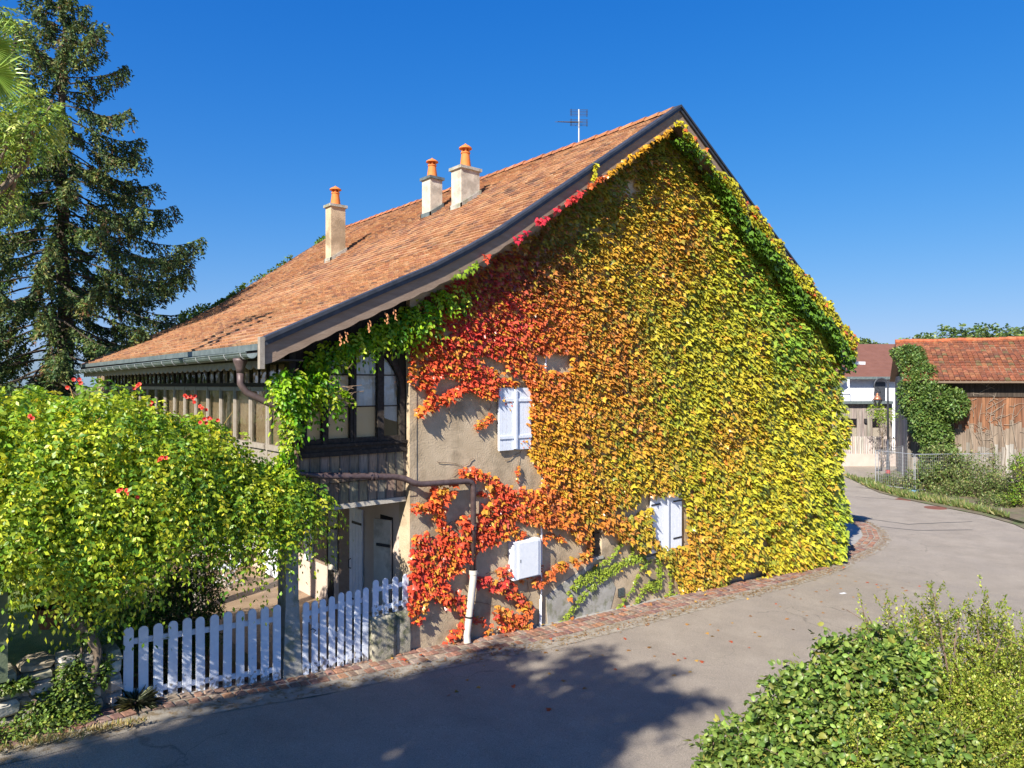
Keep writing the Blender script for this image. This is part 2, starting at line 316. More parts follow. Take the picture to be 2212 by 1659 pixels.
def sprays(P, O, nl, ln, ls, droop=.9, cols=None, wts=None, v=.14):
    """pinnate sprays: each P starts a drooping rachis of nl leaflets"""
    n = len(P); d = unit(O * .9 + RG.normal(0, .55, (n, 3)) + np.array([0, 0, .15]))
    ln = ln * RG.uniform(.6, 1.3, n); sd = unit(np.cross(d, np.array([0, 0, 1.]) + RG.normal(0, .2, (n, 3))))
    Ps, Ds, Ns, Ss, Cs = [], [], [], [], []
    base = pickcol(n, cols, wts, v)
    for j in range(nl):
        t = (j // 2 * 2 + 1) / nl; sgn = 1 if j % 2 else -1
        if j == nl - 1: sgn = 0
        pos = P + d * (ln * t)[:, None] + np.array([0, 0, -1.]) * (droop * ln * t * t)[:, None]
        tang = unit(d + np.array([0, 0, -1.]) * 2 * droop * t)
        ld = unit(tang * .55 + sd * sgn * .9 + RG.normal(0, .22, (n, 3)) + np.array([0, 0, -.35]))
        nn = unit(np.cross(sd, tang) * -1 + RG.normal(0, .45, (n, 3)) + np.array([0, 0, .5]))
        Ps.append(pos); Ds.append(ld); Ns.append(nn); Ss.append(ls * RG.uniform(.65, 1.25, n)); Cs.append(base * (1 + RG.normal(0, .1, (n, 1))))
    return map(np.concatenate, (Ps, Ds, Ns, Ss, [np.clip(np.concatenate(Cs), .002, .95)]))

def limb(a, b, r0, r1, wob=.1, n=7):
    a, b = Vector(a), Vector(b); pts = []; rs = []
    for i in range(n):
        t = i / (n - 1); p = a.lerp(b, t) + Vector((random.uniform(-1, 1), random.uniform(-1, 1), random.uniform(-.5, .5))) * wob * math.sin(math.pi * t)
        pts.append(p); rs.append(r0 + (r1 - r0) * t)
    return pts, rs

# ================================================================== THE SETTING
def sheet(name, poly, off, m, gfun=None, cuts=True):
    import bmesh
    bm = bmesh.new(); vs = [bm.verts.new((x, y, 0)) for x, y in poly]; bm.faces.new(vs); bmesh.ops.triangulate(bm, faces=bm.faces[:])
    for X in GX[1:-1]:
        bmesh.ops.bisect_plane(bm, geom=bm.verts[:] + bm.edges[:] + bm.faces[:], plane_co=(X, 0, 0), plane_no=(1, 0, 0))
    bmesh.ops.recalc_face_normals(bm, faces=bm.faces[:])
    for v in bm.verts: v.co.z = (gfun or g)(v.co.x) + off
    for f in bm.faces:
        if f.normal.z < 0: f.normal_flip()
    me = bpy.data.meshes.new(name); bm.to_mesh(me); bm.free(); me.materials.append(m); return struct(link(name, me))
sheet('ground', [(-2500, -2500), (2500, -2500), (2500, 4000), (-2500, 4000)], -.03, M['earth'], lambda X: g(max(-14, X)))
OUT = [(-30, -1.02), (-12, -1.0), (-5.43, -.97), (-4.0, -.72), (-2.43, -.68), (-.5, -.8), (2.2, -.95), (6.85, -.98), (11, -.96), (14, -.72), (16.6, -.3), (18.9, -.12), (20.7, .35), (22.3, 1.15), (23.8, 2.4), (25.2, 4.0), (26, 6.5), (26.2, 10), (25.5, 18), (24, 34), (22, 60)]
def offs(pts, d):
    r = []
    for i, p in enumerate(pts):
        a = Vector(pts[max(0, i - 1)]); b = Vector(pts[min(len(pts) - 1, i + 1)]); t = (b - a).normalized(); r.append((p[0] - t.y * d, p[1] + t.x * d))
    return r
def resample(pts, st):
    out = [Vector(pts[0])]
    for a, b in zip(pts[:-1], pts[1:]):
        a, b = Vector(a), Vector(b); n = max(1, int((b - a).length / st)); out += [a.lerp(b, (i + 1) / n) for i in range(n)]
    return out
asp = OUT + [(60, 60), (60, -40), (-30, -40)]
sheet('road', asp, 0.0, M['asphalt'])
# pavement inside the kerb at the far corner, and beside the wall
walk = [(-12, .05), (15.5, .05), (15.5, 13), (23.8, 13)] + [p for p in offs(OUT, .8)[16:4:-1]] + [(-5, -.2), (-12, -.2)]
sheet('pavement', walk, .045, M['concrete_walk'])
# gutter strip and three rows of pavers laid along the road edge
def band(d0, d1, z0, name, m):
    rs = resample(OUT, .5); a = offs([tuple(p) for p in rs], d0); b = offs([tuple(p) for p in rs], d1); mb = MB(); n = len(a)
    vs = [(x, y, g(x) + z0) for x, y in a] + [(x, y, g(x) + z0 + (.03 if d1 > .3 else .012)) for x, y in b]
    mb.add(vs, [(i, i + 1, n + i + 1, n + i) for i in range(n - 1)]); return struct(mb.build(name, m))
band(-.10, .27, .006, 'gutter_strip', M['grout'])
band(.27, .86, .02, 'paver_bed', M['grout'])
mb = MB(); pl = resample(OUT, .05)
for row in range(3):
    path = [Vector(p) for p in offs([tuple(p) for p in resample(OUT, .3)], .37 + .19 * row)]
    acc = random.uniform(0, .1)
    for a, b in zip(path[:-1], path[1:]):
        L_ = (b - a).length; t = (b - a) / L_
        while acc < L_:
            c = a + t * acc; wd = random.uniform(.125, .165)
            if -13 < c.x < 27 and c.y < 14:
                mb.cc = random.choice([(.22, .115, .08), (.26, .15, .11), (.19, .12, .09), (.24, .17, .13), (.28, .14, .085), (.17, .10, .085), (.27, .20, .155)])
                mb.cc = rcol(mb.cc); hz = g(c.x) + random.uniform(.036, .052) + .012 * row
                ang = math.atan2(t.y, t.x) + random.uniform(-.07, .07); m_ = Matrix.Translation((c.x, c.y, hz)) @ Matrix.Rotation(ang, 4, 'Z')
                hw, hh = wd / 2 - .006, .078 + random.uniform(-.006, .006); q = .016
                vs = [(-hw, -hh, -.05), (hw, -hh, -.05), (hw, hh, -.05), (-hw, hh, -.05), (-hw + q, -hh + q, 0), (hw - q, -hh + q, 0), (hw - q, hh - q, 0), (-hw + q, hh - q, 0), (-hw, -hh, -.014), (hw, -hh, -.014), (hw, hh, -.014), (-hw, hh, -.014)]
                mb.add([m_ @ Vector(v) for v in vs], [(4, 5, 6, 7), (8, 9, 5, 4), (9, 10, 6, 5), (10, 11, 7, 6), (11, 8, 4, 7), (0, 1, 9, 8), (1, 2, 10, 9), (2, 3, 11, 10), (3, 0, 8, 11)])
            acc += wd + .012
        acc -= L_
struct(mb.build('paver_rows', M['paver'], color=True))
# garden lawn, raised behind the stone wall, and terrace floor
mb = MB(); n = 30
mb.add([(-60 + 56.2 * i / n, .35 + 60 * j / n, .82 + .10 * math.sin(i * 1.3 + j) + .02 * j) for j in range(n + 1) for i in range(n + 1)], [(j * (n + 1) + i, j * (n + 1) + i + 1, (j + 1) * (n + 1) + i + 1, (j + 1) * (n + 1) + i) for j in range(n) for i in range(n)])
lawn = struct(mb.build('lawn', M['grass']))
mb = MB(); mb.box(-4.3, 0, .1, 22, -.1, .10); struct(mb.build('terrace_floor', M['tan_floor']))
# verge on the near side of the road (under the foreground shrubs) and the weedy verge by the barn
vg = [onZ(x, y, -.3)[:2] for x, y in [(1490, 1700), (1640, 1600), (1800, 1560), (2000, 1540), (2300, 1500)]]
sheet('verge', [vg[0], (vg[0][0] + .5, -25), (45, -25), vg[4], vg[3], vg[2], vg[1]], .02, M['earth'])
bk = [onZ(x, y, -1.06)[:2] for x, y in [(1868, 1046), (1900, 1060), (1960, 1075), (2040, 1092), (2120, 1108), (2190, 1128), (2300, 1180), (2700, 1180), (2500, 1010), (1940, 1008), (1890, 1025)]]
sheet('verge', bk, .03, M['earth'])
# far hills on the left
mb = MB(); N_ = 60
pts = [PD(-900 + 60 * i, 0, 2600)[:2] for i in range(N_ // 2)]
vs = []
for i, (x, y) in enumerate(pts):
    h = 4.6 + (827 - (812 - 62 * math.exp(-((i - 13.5) / 6.) ** 2) - 8 * math.sin(i * 1.7))) / FP * 2600
    vs += [(x, y, -60), (x, y, h), (x + 700 * UY, y + 700 * UX, h * .9)]
mb.add(vs, [q for i in range(len(pts) - 1) for q in ((3 * i, 3 * i + 3, 3 * i + 4, 3 * i + 1), (3 * i + 1, 3 * i + 4, 3 * i + 5, 3 * i + 2))])
struct(mb.build('hills', M['hill_haze_blue'], smooth=True))

# ================================================================== THE HOUSE
H = thing('farmhouse', 'big farmhouse with orange-brown tiled roof, glazed veranda and creeper-covered gable wall', 'house', (0, 0, 0))
LP = [(-2.72, 5.20), (-1.26, 5.89), (-.47, 6.26), (.2, 6.57), (.95, 6.98), (1.6, 7.36), (2.6, 8.03), (7.0, 10.99)]
RP = [(7.0, 10.99), (10.15, 9.18), (12.13, 8.05), (15.97, 5.94)]
PRF = LP + RP[1:]
def prof(X):
    X = min(max(X, PRF[0][0]), PRF[-1][0])
    for a, b in zip(PRF[:-1], PRF[1:]):
        if X <= b[0] + 1e-9: return a[1] + (b[1] - a[1]) * (X - a[0]) / (b[0] - a[0])
def yback(X): return 13.1 + (min(X, 7.0) + 2.72) * .33
YB = -.45
# gable wall (with a small barred opening), in vertical bays that follow the roof line
def colpoly(mb, xa, xb, z0, z1=None, y0=0., y1=.35):
    xs = [xa] + [p[0] for p in PRF if xa < p[0] < xb] + [xb]
    top = [(x, z1 if z1 is not None else prof(x) - .24) for x in xs]
    lo = (lambda x: z0) if not callable(z0) else z0
    mb.prismY([(xa, lo(xa)), (xb, lo(xb))] + top[::-1], y0, y1)
mb = MB(); colpoly(mb, 0, 4.43, -1.4); colpoly(mb, 4.43, 4.86, 1.52); colpoly(mb, 4.43, 4.86, -1.4, .92); colpoly(mb, 4.86, 15.5, -1.4)
mb.build('gable_wall', M['plaster'], H)
mb = MB(); mb.box(4.40, 4.89, -.03, .05, .86, .918); mb.build('window_sill', M['cement'], H)
wn = MB().box(4.43, 4.86, .22, .26, .92, 1.52).build('window', M['frame_dark'], H)
mb = MB(); [mb.box(4.44, 4.85, .05, .075, z, z + .025) for z in (1.05, 1.22, 1.39)]; mb.build('window_bar', M['iron'], wn)
# lighter cement repair low on the wall
mb = MB(); mb.prismY([(3.25, -.26), (5.1, -.36), (5.3, .15), (5.05, .55), (4.5, .80), (3.7, .55), (3.2, .35)], -.012, .01); mb.build('cement_patch', M['cement'], H)
# quoin strip at the left corner
mb = MB(); mb.box(-.012, .13, -.014, .01, 2.7, 6.0); mb.build('corner_strip', M['plaster'], H)
# side and back walls
mb = MB(); mb.box(0, .3, .35, 15.2, -1.2, 6.05); sw = mb.build('side_wall', M['plaster_pink'], H)
mb = MB(); mb.box(15.2, 15.5, .35, 15, -1.4, 5.9); mb.build('side_wall', M['plaster'], H)
mb = MB(); mb.prismY([(0, -1), (15.2, -1), (15.2, 6.0), (7, 10.6), (0, 6.2)], 14.6, 14.9); mb.build('back_wall', M['plaster'], H)
# roof: boarded deck, courses of single tiles, ridge tiles
mb = MB()
def deck(mb, pr, t=.11, y0=YB + .03):
    n = len(pr); vs = []
    for x, z in pr: vs += [(x, y0, z - .05), (x, yback(x) if x < 7.01 else 16.2, z - .05), (x, y0, z - .05 - t), (x, yback(x) if x < 7.01 else 16.2, z - .05 - t)]
    fs = []
    for i in range(n - 1):
        a, b = 4 * i, 4 * (i + 1); fs += [(a, b, b + 1, a + 1), (a + 2, a + 3, b + 3, b + 2), (a, a + 2, b + 2, b), (a + 1, b + 1, b + 3, a + 3)]
    fs += [(0, 1, 3, 2), (4 * n - 4, 4 * n - 2, 4 * n - 1, 4 * n - 3)]
    mb.add(vs, fs)
deck(mb, LP); deck(mb, [(x + (.002 if i == 0 else 0), z) for i, (x, z) in enumerate(RP)])
roof = mb.build('roof', M['board_brown'], H)
def tiles(pr, sgn, y0, ybf, wid=.19, expo=.20, name='roof_tiles'):
    # arc-length along the profile
    P_ = [Vector((a, 0, b)) for a, b in pr]; seg = [(P_[i + 1] - P_[i]).length for i in range(len(P_) - 1)]; tot = sum(seg)
    def at(s):
        s = max(0, min(tot - 1e-6, s))
        for i, L_ in enumerate(seg):
            if s <= L_: return P_[i].lerp(P_[i + 1], s / L_)
            s -= L_
        return P_[-1]
    rows = int(tot / expo); V = []; F = []; Cc = []
    pal = np.array([(.385, .188, .092), (.42, .222, .11), (.34, .16, .083), (.43, .26, .14), (.30, .14, .08), (.38, .205, .108), (.26, .135, .087), (.175, .10, .07)])
    wt = np.array([5, 6, 4, 4, 3, 4, 1.8, .8])
    for r in range(rows):
        a = at(r * expo - .03); b = at((r + 1) * expo); d = (b - a).normalized(); nrm = Vector((-d.z, 0, d.x)); 
        if nrm.z < 0: nrm = -nrm
        y1 = ybf(a.x); n = int((y1 - y0) / wid); off = (wid / 2 if r % 2 else 0)
        rv_ = random.uniform(.92, 1.08)
        for k in range(n + 1):
            ya = y0 + k * wid - off; yb_ = min(ya + wid - .007, y1); ya = max(ya, y0)
            if yb_ - ya < .03: continue
            h = random.uniform(.030, .044) + .006 * math.sin(a.x * .7 + ya * .5); tw = random.uniform(-.004, .004); rx = random.uniform(-.008, .008)
            w_ = wt.copy()
            nv = math.sin(a.x * 1.1 + ya * .45 + 1) + math.sin(a.x * .6 - ya * .9) * .8 + math.sin(ya * 2.1 + a.x * 2.3) * .5
            w_[5:] = w_[5:] * (1.6 + 1.2 * nv if nv > 0 else .8)
            w_[6:] *= 1.5 if a.x > 1.5 else .6
            ci = random.choices(range(8), w_)[0]; c = pal[ci] * random.uniform(.9, 1.1) * rv_
            o = len(V); lo = a + nrm * h + d * rx; hi = b + nrm * .004; bot = a - nrm * .012 + d * rx
            V += [(lo.x, ya, lo.z + tw), (lo.x, yb_, lo.z - tw), (hi.x, yb_, hi.z), (hi.x, ya, hi.z), (bot.x, ya, bot.z), (bot.x, yb_, bot.z)]
            F += [(o, o + 1, o + 2, o + 3), (o + 4, o + 5, o + 1, o), (o, o + 3, o + 4), (o + 1, o + 5, o + 2)]; Cc += [tuple(c)] * 6
    mb = MB(); mb.v = V; mb.f = F; mb.c = Cc; return mb
tl = tiles(LP, 1, YB + .10, lambda X: yback(X) - .02)
tl.build('roof_tiles', M['tile'], roof, color=True)
tl = tiles(RP[::-1], -1, YB + .10, lambda X: 16.1, wid=.34, expo=.3); tl.build('roof_tiles', M['tile'], roof, color=True)
mb = MB(); y = YB + .12; 
while y < 15.9:
    mb.cc = rcol((.36, .145, .07), .2); L_ = .40; n = 7; zz = 10.985 + random.uniform(-.01, .012)
    pts = []
    for e, (yy, r) in enumerate(((y, .125), (y + L_ + .03, .105))):
        for k in range(n): t = math.pi * k / (n - 1); pts.append((7 + math.cos(t) * r * 1.1, yy, zz - .05 + math.sin(t) * r + (.012 if e == 0 else 0)))
    mb.add(pts + [(7, y, zz - .02)], [(k, k + 1, n + k + 1, n + k) for k in range(n - 1)] + [(k, 2 * n, k + 1) for k in range(n - 1)])
    y += L_
mb.build('ridge_tiles', M['tile'], roof, color=True)
# bargeboards with scalloped lower edge and dark metal verge trim
def barge(pr, y0, name):
    pts = resample([(a, b) for a, b in pr], .06); mb = MB(); up = []; lo = []; s = 0
    for i, p in enumerate(pts):
        if i: s += (p - pts[i - 1]).length
        up.append((p.x, p.y + .02)); lo.append((p.x, p.y - .31 - .025 * abs(math.sin(s * math.pi / .42))))
    for i in range(len(pts) - 1):
        mb.prismY([lo[i], lo[i + 1], up[i + 1], up[i]], y0, y0 + .03)
    bb = mb.build('bargeboard', M['board_brown'], H); mb = MB()
    for a, b in zip(pr[:-1], pr[1:]):
        mb.prismY([(a[0], a[1] - .045), (b[0], b[1] - .045), (b[0], b[1] + .085), (a[0], a[1] + .085)], y0 - .045, y0 - .002)
        mb.prismY([(a[0], a[1] + .03), (b[0], b[1] + .03), (b[0], b[1] + .083), (a[0], a[1] + .083)], y0 - .075, y0 - .047)
        mb.prismY([(a[0], a[1] + .055), (b[0], b[1] + .055), (b[0], b[1] + .087), (a[0], a[1] + .087)], y0, y0 + .13)
    mb.build('verge_trim', M['zinc_dark'], bb)
barge(LP, YB, 'l'); barge(RP, YB, 'r')
mb = MB(); mb.box(-2.79, -2.722, YB - .05, YB + .04, 4.83, 5.285); mb.build('verge_end_board', M['frame_grey'], H)
# eave: fascia, gutter with brackets, scalloped valance
mb = MB(); mb.box(-2.76, -2.73, YB + .03, 13.1, 4.98, 5.15); mb.box(-2.73, -2.1, YB + .06, 13, 4.955, 4.98); mb.build('fascia_board', M['frame_dark'], H)
mb = MB(); mb.box(-2.795, -2.765, YB + .05, 13.1, 5.10, 5.19)
n = 8; prf = [(-2.87 + .085 * math.cos(math.pi + math.pi * k / n), 5.06 + .085 * math.sin(math.pi + math.pi * k / n)) for k in range(n + 1)]
prf2 = [(-2.87 + .079 * math.cos(math.pi + math.pi * k / n), 5.06 + .079 * math.sin(math.pi + math.pi * k / n)) for k in range(n + 1)]
vs = [(x, yy, z - (yy) * .004) for yy in (YB + .05, 13.15) for x, z in prf + prf2[::-1]]; q = len(prf) * 2
mb.add(vs, [(k, (k + 1) % q, q + (k + 1) % q, q + k) for k in range(q)] + [tuple(range(q)), tuple(range(q, 2 * q))]); 
mb.tube([(-2.955, YB + .05, 5.065), (-2.955, 13.15, 5.01)], .013, 6)
gut = mb.build('gutter', M['zinc'], H)
for k in range(20):
    yy = YB + .25 + .68 * k; mb = MB(); mb.tube([(-2.87 + .094 * math.cos(math.pi + math.pi * j / 6), yy, 5.06 - .004 * yy + .094 * math.sin(math.pi + math.pi * j / 6)) for j in range(7)], .009, 5); mb.build('gutter_bracket', M['alu'], gut)
mb = MB(); pts = resample([(YB + .1, 0), (13., 0)], .045)
for a, b in zip(pts[:-1], pts[1:]):
    f = lambda s: 4.86 - .05 * abs(math.sin(s * math.pi / .32)) + .02
    mb.prismX([(a.x, f(a.x)), (b.x, f(b.x)), (b.x, 4.955), (a.x, 4.955)], -2.70, -2.68)
mb.build('valance', M['frame_grey'], H)
# rainwater pipe: funnel, swan neck, across the siding, down the wall
mb = MB(); mb.lathe((-2.87, .05, 4.78), [(.055, 0), (.06, .06), (.10, .17), (.105, .21)], 14)
mb.tube([(-2.87, .05, 4.8), (-2.87, .04, 4.62), (-2.80, .02, 4.5), (-2.45, -.03, 4.32), (-2.24, -.07, 4.2), (-2.2, -.08, 4.05), (-2.2, -.08, 3.45), (-2.17, -.08, 3.33), (-2.05, -.08, 3.24), (-1.63, -.075, 3.19), (-.70, -.07, 3.10), (-.35, -.07, 3.065), (-.16, -.10, 3.02), (-.02, -.15, 2.94), (.12, -.15, 2.905), (1.12, -.15, 2.87), (1.22, -.15, 2.84), (1.255, -.15, 2.75), (1.255, -.15, 1.2)], .052, 12)
dp = mb.build('drainpipe', M['pipe_brown'], H, smooth=True)
for c, ax in (((-.72, -.07, 3.10), 0), ((-.78, -.07, 3.107), 0), ((1.255, -.15, 2.06), 1), ((1.255, -.15, 2.0), 1)):
    mb = MB(); d = Vector((.02, 0, 0)) if not ax else Vector((0, 0, .02)); mb.tube([Vector(c) - d, Vector(c) + d], .066, 14); mb.build('pipe_collar', M['pipe_brown'], dp)
mb = MB(); mb.tube([(1.255, -.15, 1.24), (1.255, -.15, 1.1), (1.10, -.16, .10), (1.09, -.19, -.03)], [.072, .066, .066, .066], 14, cap=False); mb.tube([(1.255, -.15, 1.17), (1.255, -.15, 1.25)], .077, 14, cap=False)
mb.build('lower_pipe', M['pipe_beige'], dp, smooth=True)
mb = MB(); mb.tube([(1.145, -.157, .40), (1.15, -.157, .43)], .071, 12); mb.bar((1.15, -.1, .42), (1.15, 0, .42), .03); mb.build('pipe_clamp', M['iron'], dp)
# thin white conduit up the wall
mb = MB(); mb.tube([(3.02, -.05, -.2), (3.035, -.05, 1.0), (3.05, -.04, 2.2), (3.17, -.04, 5.2), (3.21, -.04, 6.6)], .017, 6); mb.tube([(2.99, -.05, -.2), (3.0, -.05, .35)], .015, 6); mb.build('conduit', M['white_paint'], H)
# chimneys
def chimney(x0, y0, wx, wy, ztop, m, potz, flare=0, capm='cement'):
    zb = prof(x0) - .25; mb = MB()
    mb.box(x0, x0 + wx, y0, y0 + wy, zb, ztop); ch = mb.build('chimney', M[m], H)
    mb = MB(); mb.box(x0 - .05, x0 + wx + .05, y0 - .05, y0 + wy + .05, ztop, ztop + .075); mb.build('chimney_cap', M[capm], ch)
    mb = MB(); e = .035; sl = (prof(x0 + wx) - prof(x0)) / wx
    for (a, b, c, d) in ((x0 - e, x0 + wx + e, y0 - e, y0 - .003), (x0 - e, x0 + wx + e, y0 + wy + .003, y0 + wy + e), (x0 - e, x0 - .003, y0 - e, y0 + wy + e)):
        za, zb2 = prof(a), prof(b); mb.add([(a, c, za - .05), (b, c, zb2 - .05), (b, d, zb2 - .05), (a, d, za - .05), (a, c, za + .13), (b, c, zb2 + .13), (b, d, zb2 + .13), (a, d, za + .13)], [(0, 3, 2, 1), (4, 5, 6, 7), (0, 1, 5, 4), (1, 2, 6, 5), (2, 3, 7, 6), (3, 0, 4, 7)])
    mb.build('flashing', M['zinc'] if flare else M['cement'], ch)
    cx_, cy_ = x0 + wx / 2, y0 + wy / 2; z = ztop + .075; h = potz - z
    mb = MB(); mb.lathe((cx_, cy_, z), [(.155, 0), (.15, .02), (.108, h * .58), (.125, h * .60), (.125, h * .65), (.10, h * .66)], 20)
    for k in range(5): t = 2 * math.pi * k / 5 + .4; mb.box(cx_ + .085 * math.cos(t) - .02, cx_ + .085 * math.cos(t) + .02, cy_ + .085 * math.sin(t) - .02, cy_ + .085 * math.sin(t) + .02, z + h * .65, z + h * .84)
    mb.lathe((cx_, cy_, z), [(.12, h * .80), (.175, h * .79), (.165, h * .84), (.09, h * .92), (.03, h * .97), (.02, h)], 20)
    mb.build('chimney_pot', M['terracotta'], ch)
    return ch
chimney(2.90, 8.85, .46, .36, 9.86, 'plaster', 10.52)
chimney(4.50, 6.05, .40, .42, 10.36, 'plaster_cream', 11.0, 1, 'zinc')
chimney(4.36, 4.42, .60, .44, 10.24, 'plaster_cream', 10.98)
# aerial
mb = MB(); ax_, ay_ = 7.0, 2.75; mb.tube([(ax_, ay_, 10.95), (ax_, ay_, 11.92)], .022, 8); an = mb.build('aerial', M['alu'], H)
def refl(zc):
    mb = MB()
    dU = Vector((.75, -.66, 0)); c = Vector((ax_, ay_, zc))
    for s in (-1, 1):
        cc = c + dU * .21 * s + Vector((0, 0, -.02 * s)); 
        mb.bar(cc - Vector((0, 0, .09)), cc + Vector((0, 0, .09)), .012)
    for k in range(5):
        z = -.08 + .04 * k; mb.bar(c - dU * .24 + Vector((0, 0, z)), c + dU * .24 + Vector((0, 0, z)), .008)
    return mb.build('aerial_reflector', M['iron'], an)
refl(11.83); refl(11.57)
mb = MB(); a = Vector((ax_, ay_, 11.58)); b = a + Vector((-.68, .10, -.12)); mb.bar(a, b, .016)
for k in range(12):
    c = a.lerp(b, .1 + .08 * k); d = Vector((.62, -.76, 0)) * (.16 - .006 * k); mb.bar(c - d, c + d, .008)
mb.build('aerial_boom', M['iron'], an)

# ---- upper veranda, gable side: dark boards, sill, arched window
Yv = .12
acx, aa, ab, aspr = -.98, .93, .84, 4.52
def arch(x):
    t = (x - acx) / aa; return aspr + (ab * math.sqrt(max(0, 1 - t * t)))
mb = MB(); x = -2.1
while x < -.02:
    x2 = min(x + .115, 0); bd = lambda X: max(arch(X) if abs(X - acx) < aa else aspr, 4.5)
    mb.cc = rcol((.030, .025, .022), .3); lo = lambda X: bd(X)
    if x > acx - aa and x2 < acx + aa: mb.prismY([(x + .004, lo(x)), (x2, lo(x2)), (x2, prof(x2) - .2), (x + .004, prof(x) - .2)], Yv, Yv + .05)
    else: mb.prismY([(x + .004, 3.6), (x2, 3.6), (x2, prof(x2) - .2), (x + .004, prof(x) - .2)], Yv, Yv + .05)
    x += .115
mb.build('gable_boards', M['wood_dark'], H, color=True)
def sidingrow(z0, z1, y, w_=.172):
    mb = MB(); x = -2.1; i = 0
    while x < -.01:
        x2 = min(x + w_, -.004); mb.cc = rcol(random.choice([(.20, .145, .10), (.25, .185, .13), (.16, .12, .088), (.24, .195, .15)]), .2)
        mb.box(x + .006, x2 - .006, y, y + .03, z0, z1); mb.cc = (.14, .115, .095); mb.box(x2 - .018, x2 + .008, y - .012, y - .001, z0 + .005, z1 - .005); x += w_
    mb.cc = (.03, .025, .022); mb.box(-2.1, -.003, y + .031, y + .06, z0, z1)
    return mb
sidingrow(3.03, 3.46, Yv).build('siding', M['wood_dark'], H, color=True)
sidingrow(2.68, 3.02, Yv + .02).build('siding', M['wood_dark'], H, color=True)
mb = MB(); mb.box(-2.12, -.005, Yv - .06, Yv + .08, 3.61, 3.66); mb.box(-2.1, -.005, Yv - .03, Yv + .05, 3.54, 3.609); mb.box(-2.11, -.005, Yv - .05, Yv + .05, 3.462, 3.539); mb.build('sill_moulding', M['frame_dark'], H)
mb = MB(); mb.box(-2.14, -.02, Yv - .02, Yv + .3, 2.60, 2.678); mb.build('plaster_beam', M['plaster_cream'], H)
aw = MB(); N = 22
arcp = [(acx + aa * math.cos(math.pi * k / N), aspr + ab * math.sin(math.pi * k / N)) for k in range(N + 1)]
arci = [(acx + (aa - .085) * math.cos(math.pi * k / N), aspr + (ab - .085) * math.sin(math.pi * k / N)) for k in range(N + 1)]
for k in range(N): aw.prismY([arcp[k], arcp[k + 1], arci[k + 1], arci[k]], Yv - .035, Yv + .06)
aw.box(acx + aa - .085, acx + aa, Yv - .035, Yv + .06, 3.66, aspr); aw.box(acx - aa, acx - aa + .085, Yv - .035, Yv + .06, 3.66, aspr)
def archi(x):
    t = (x - acx) / (aa - .085); return aspr + (ab - .085) * math.sqrt(max(0, 1 - t * t)) if abs(t) < 1 else aspr
for xa, xb, d in ((-1.56, -1.46, -.03), (-1.07, -1.02, -.02), (-1.01, -.96, -.02), (-.57, -.45, -.03)):
    aw.prismY([(xa, 3.66), (xb, 3.66), (xb, archi(xb)), (xa, archi(xa))], Yv + d, Yv + .055)
aw.box(-1.83, -.13, Yv - .015, Yv + .05, 3.661, 3.74)
win = aw.build('arched_window', M['frame_dark'], H)
for xa, xb in ((-1.84, -1.555), (-1.465, -1.065), (-.965, -.565), (-.455, -.13)):
    xs = [xa + (xb - xa) * k / 6 for k in range(7)]; mb = MB(); mb.prismY([(xa, 3.73), (xb, 3.73)] + [(x, archi(x) + .01) for x in xs[::-1]], Yv + .02, Yv + .028); mb.build('pane', M['glass'], win)
    [MB().box(xa, xb, Yv + .005, Yv + .019, z_, z_ + .022).build('muntin', M['frame_dark'], win) for z_ in (4.24, 4.76)]
mb = MB(); mb.box(-2.02, -.98, Yv + .10, Yv + .11, 3.66, 4.76); mb.build('blind', M['blind'], H); MB().box(-.96, -.50, Yv + .10, Yv + .11, 3.66, 4.24).build('blind', M['blind'], H)
mb = MB(); n_ = 14; vs = [(-.97 + .85 * i / n_, Yv + .13 + .03 * math.sin(i * 1.7 + j * .6), 4.22 + (1.15 - .5 * (i / n_) ** 2) * j / 8 - (.25 * (i / n_) if j == 0 else 0)) for j in range(9) for i in range(n_ + 1)]
mb.add(vs, [(j * (n_ + 1) + i, j * (n_ + 1) + i + 1, (j + 1) * (n_ + 1) + i + 1, (j + 1) * (n_ + 1) + i) for j in range(8) for i in range(n_)]); mb.build('white_reflection_sheet', M['white_paint'], H)  # white sheet added behind the panes to mimic a reflection in the glass
mb = MB(); mb.box(-2.06, 0, .2, 13, 2.68, 2.74); mb.build('veranda_floor', M['plaster_cream'], H)
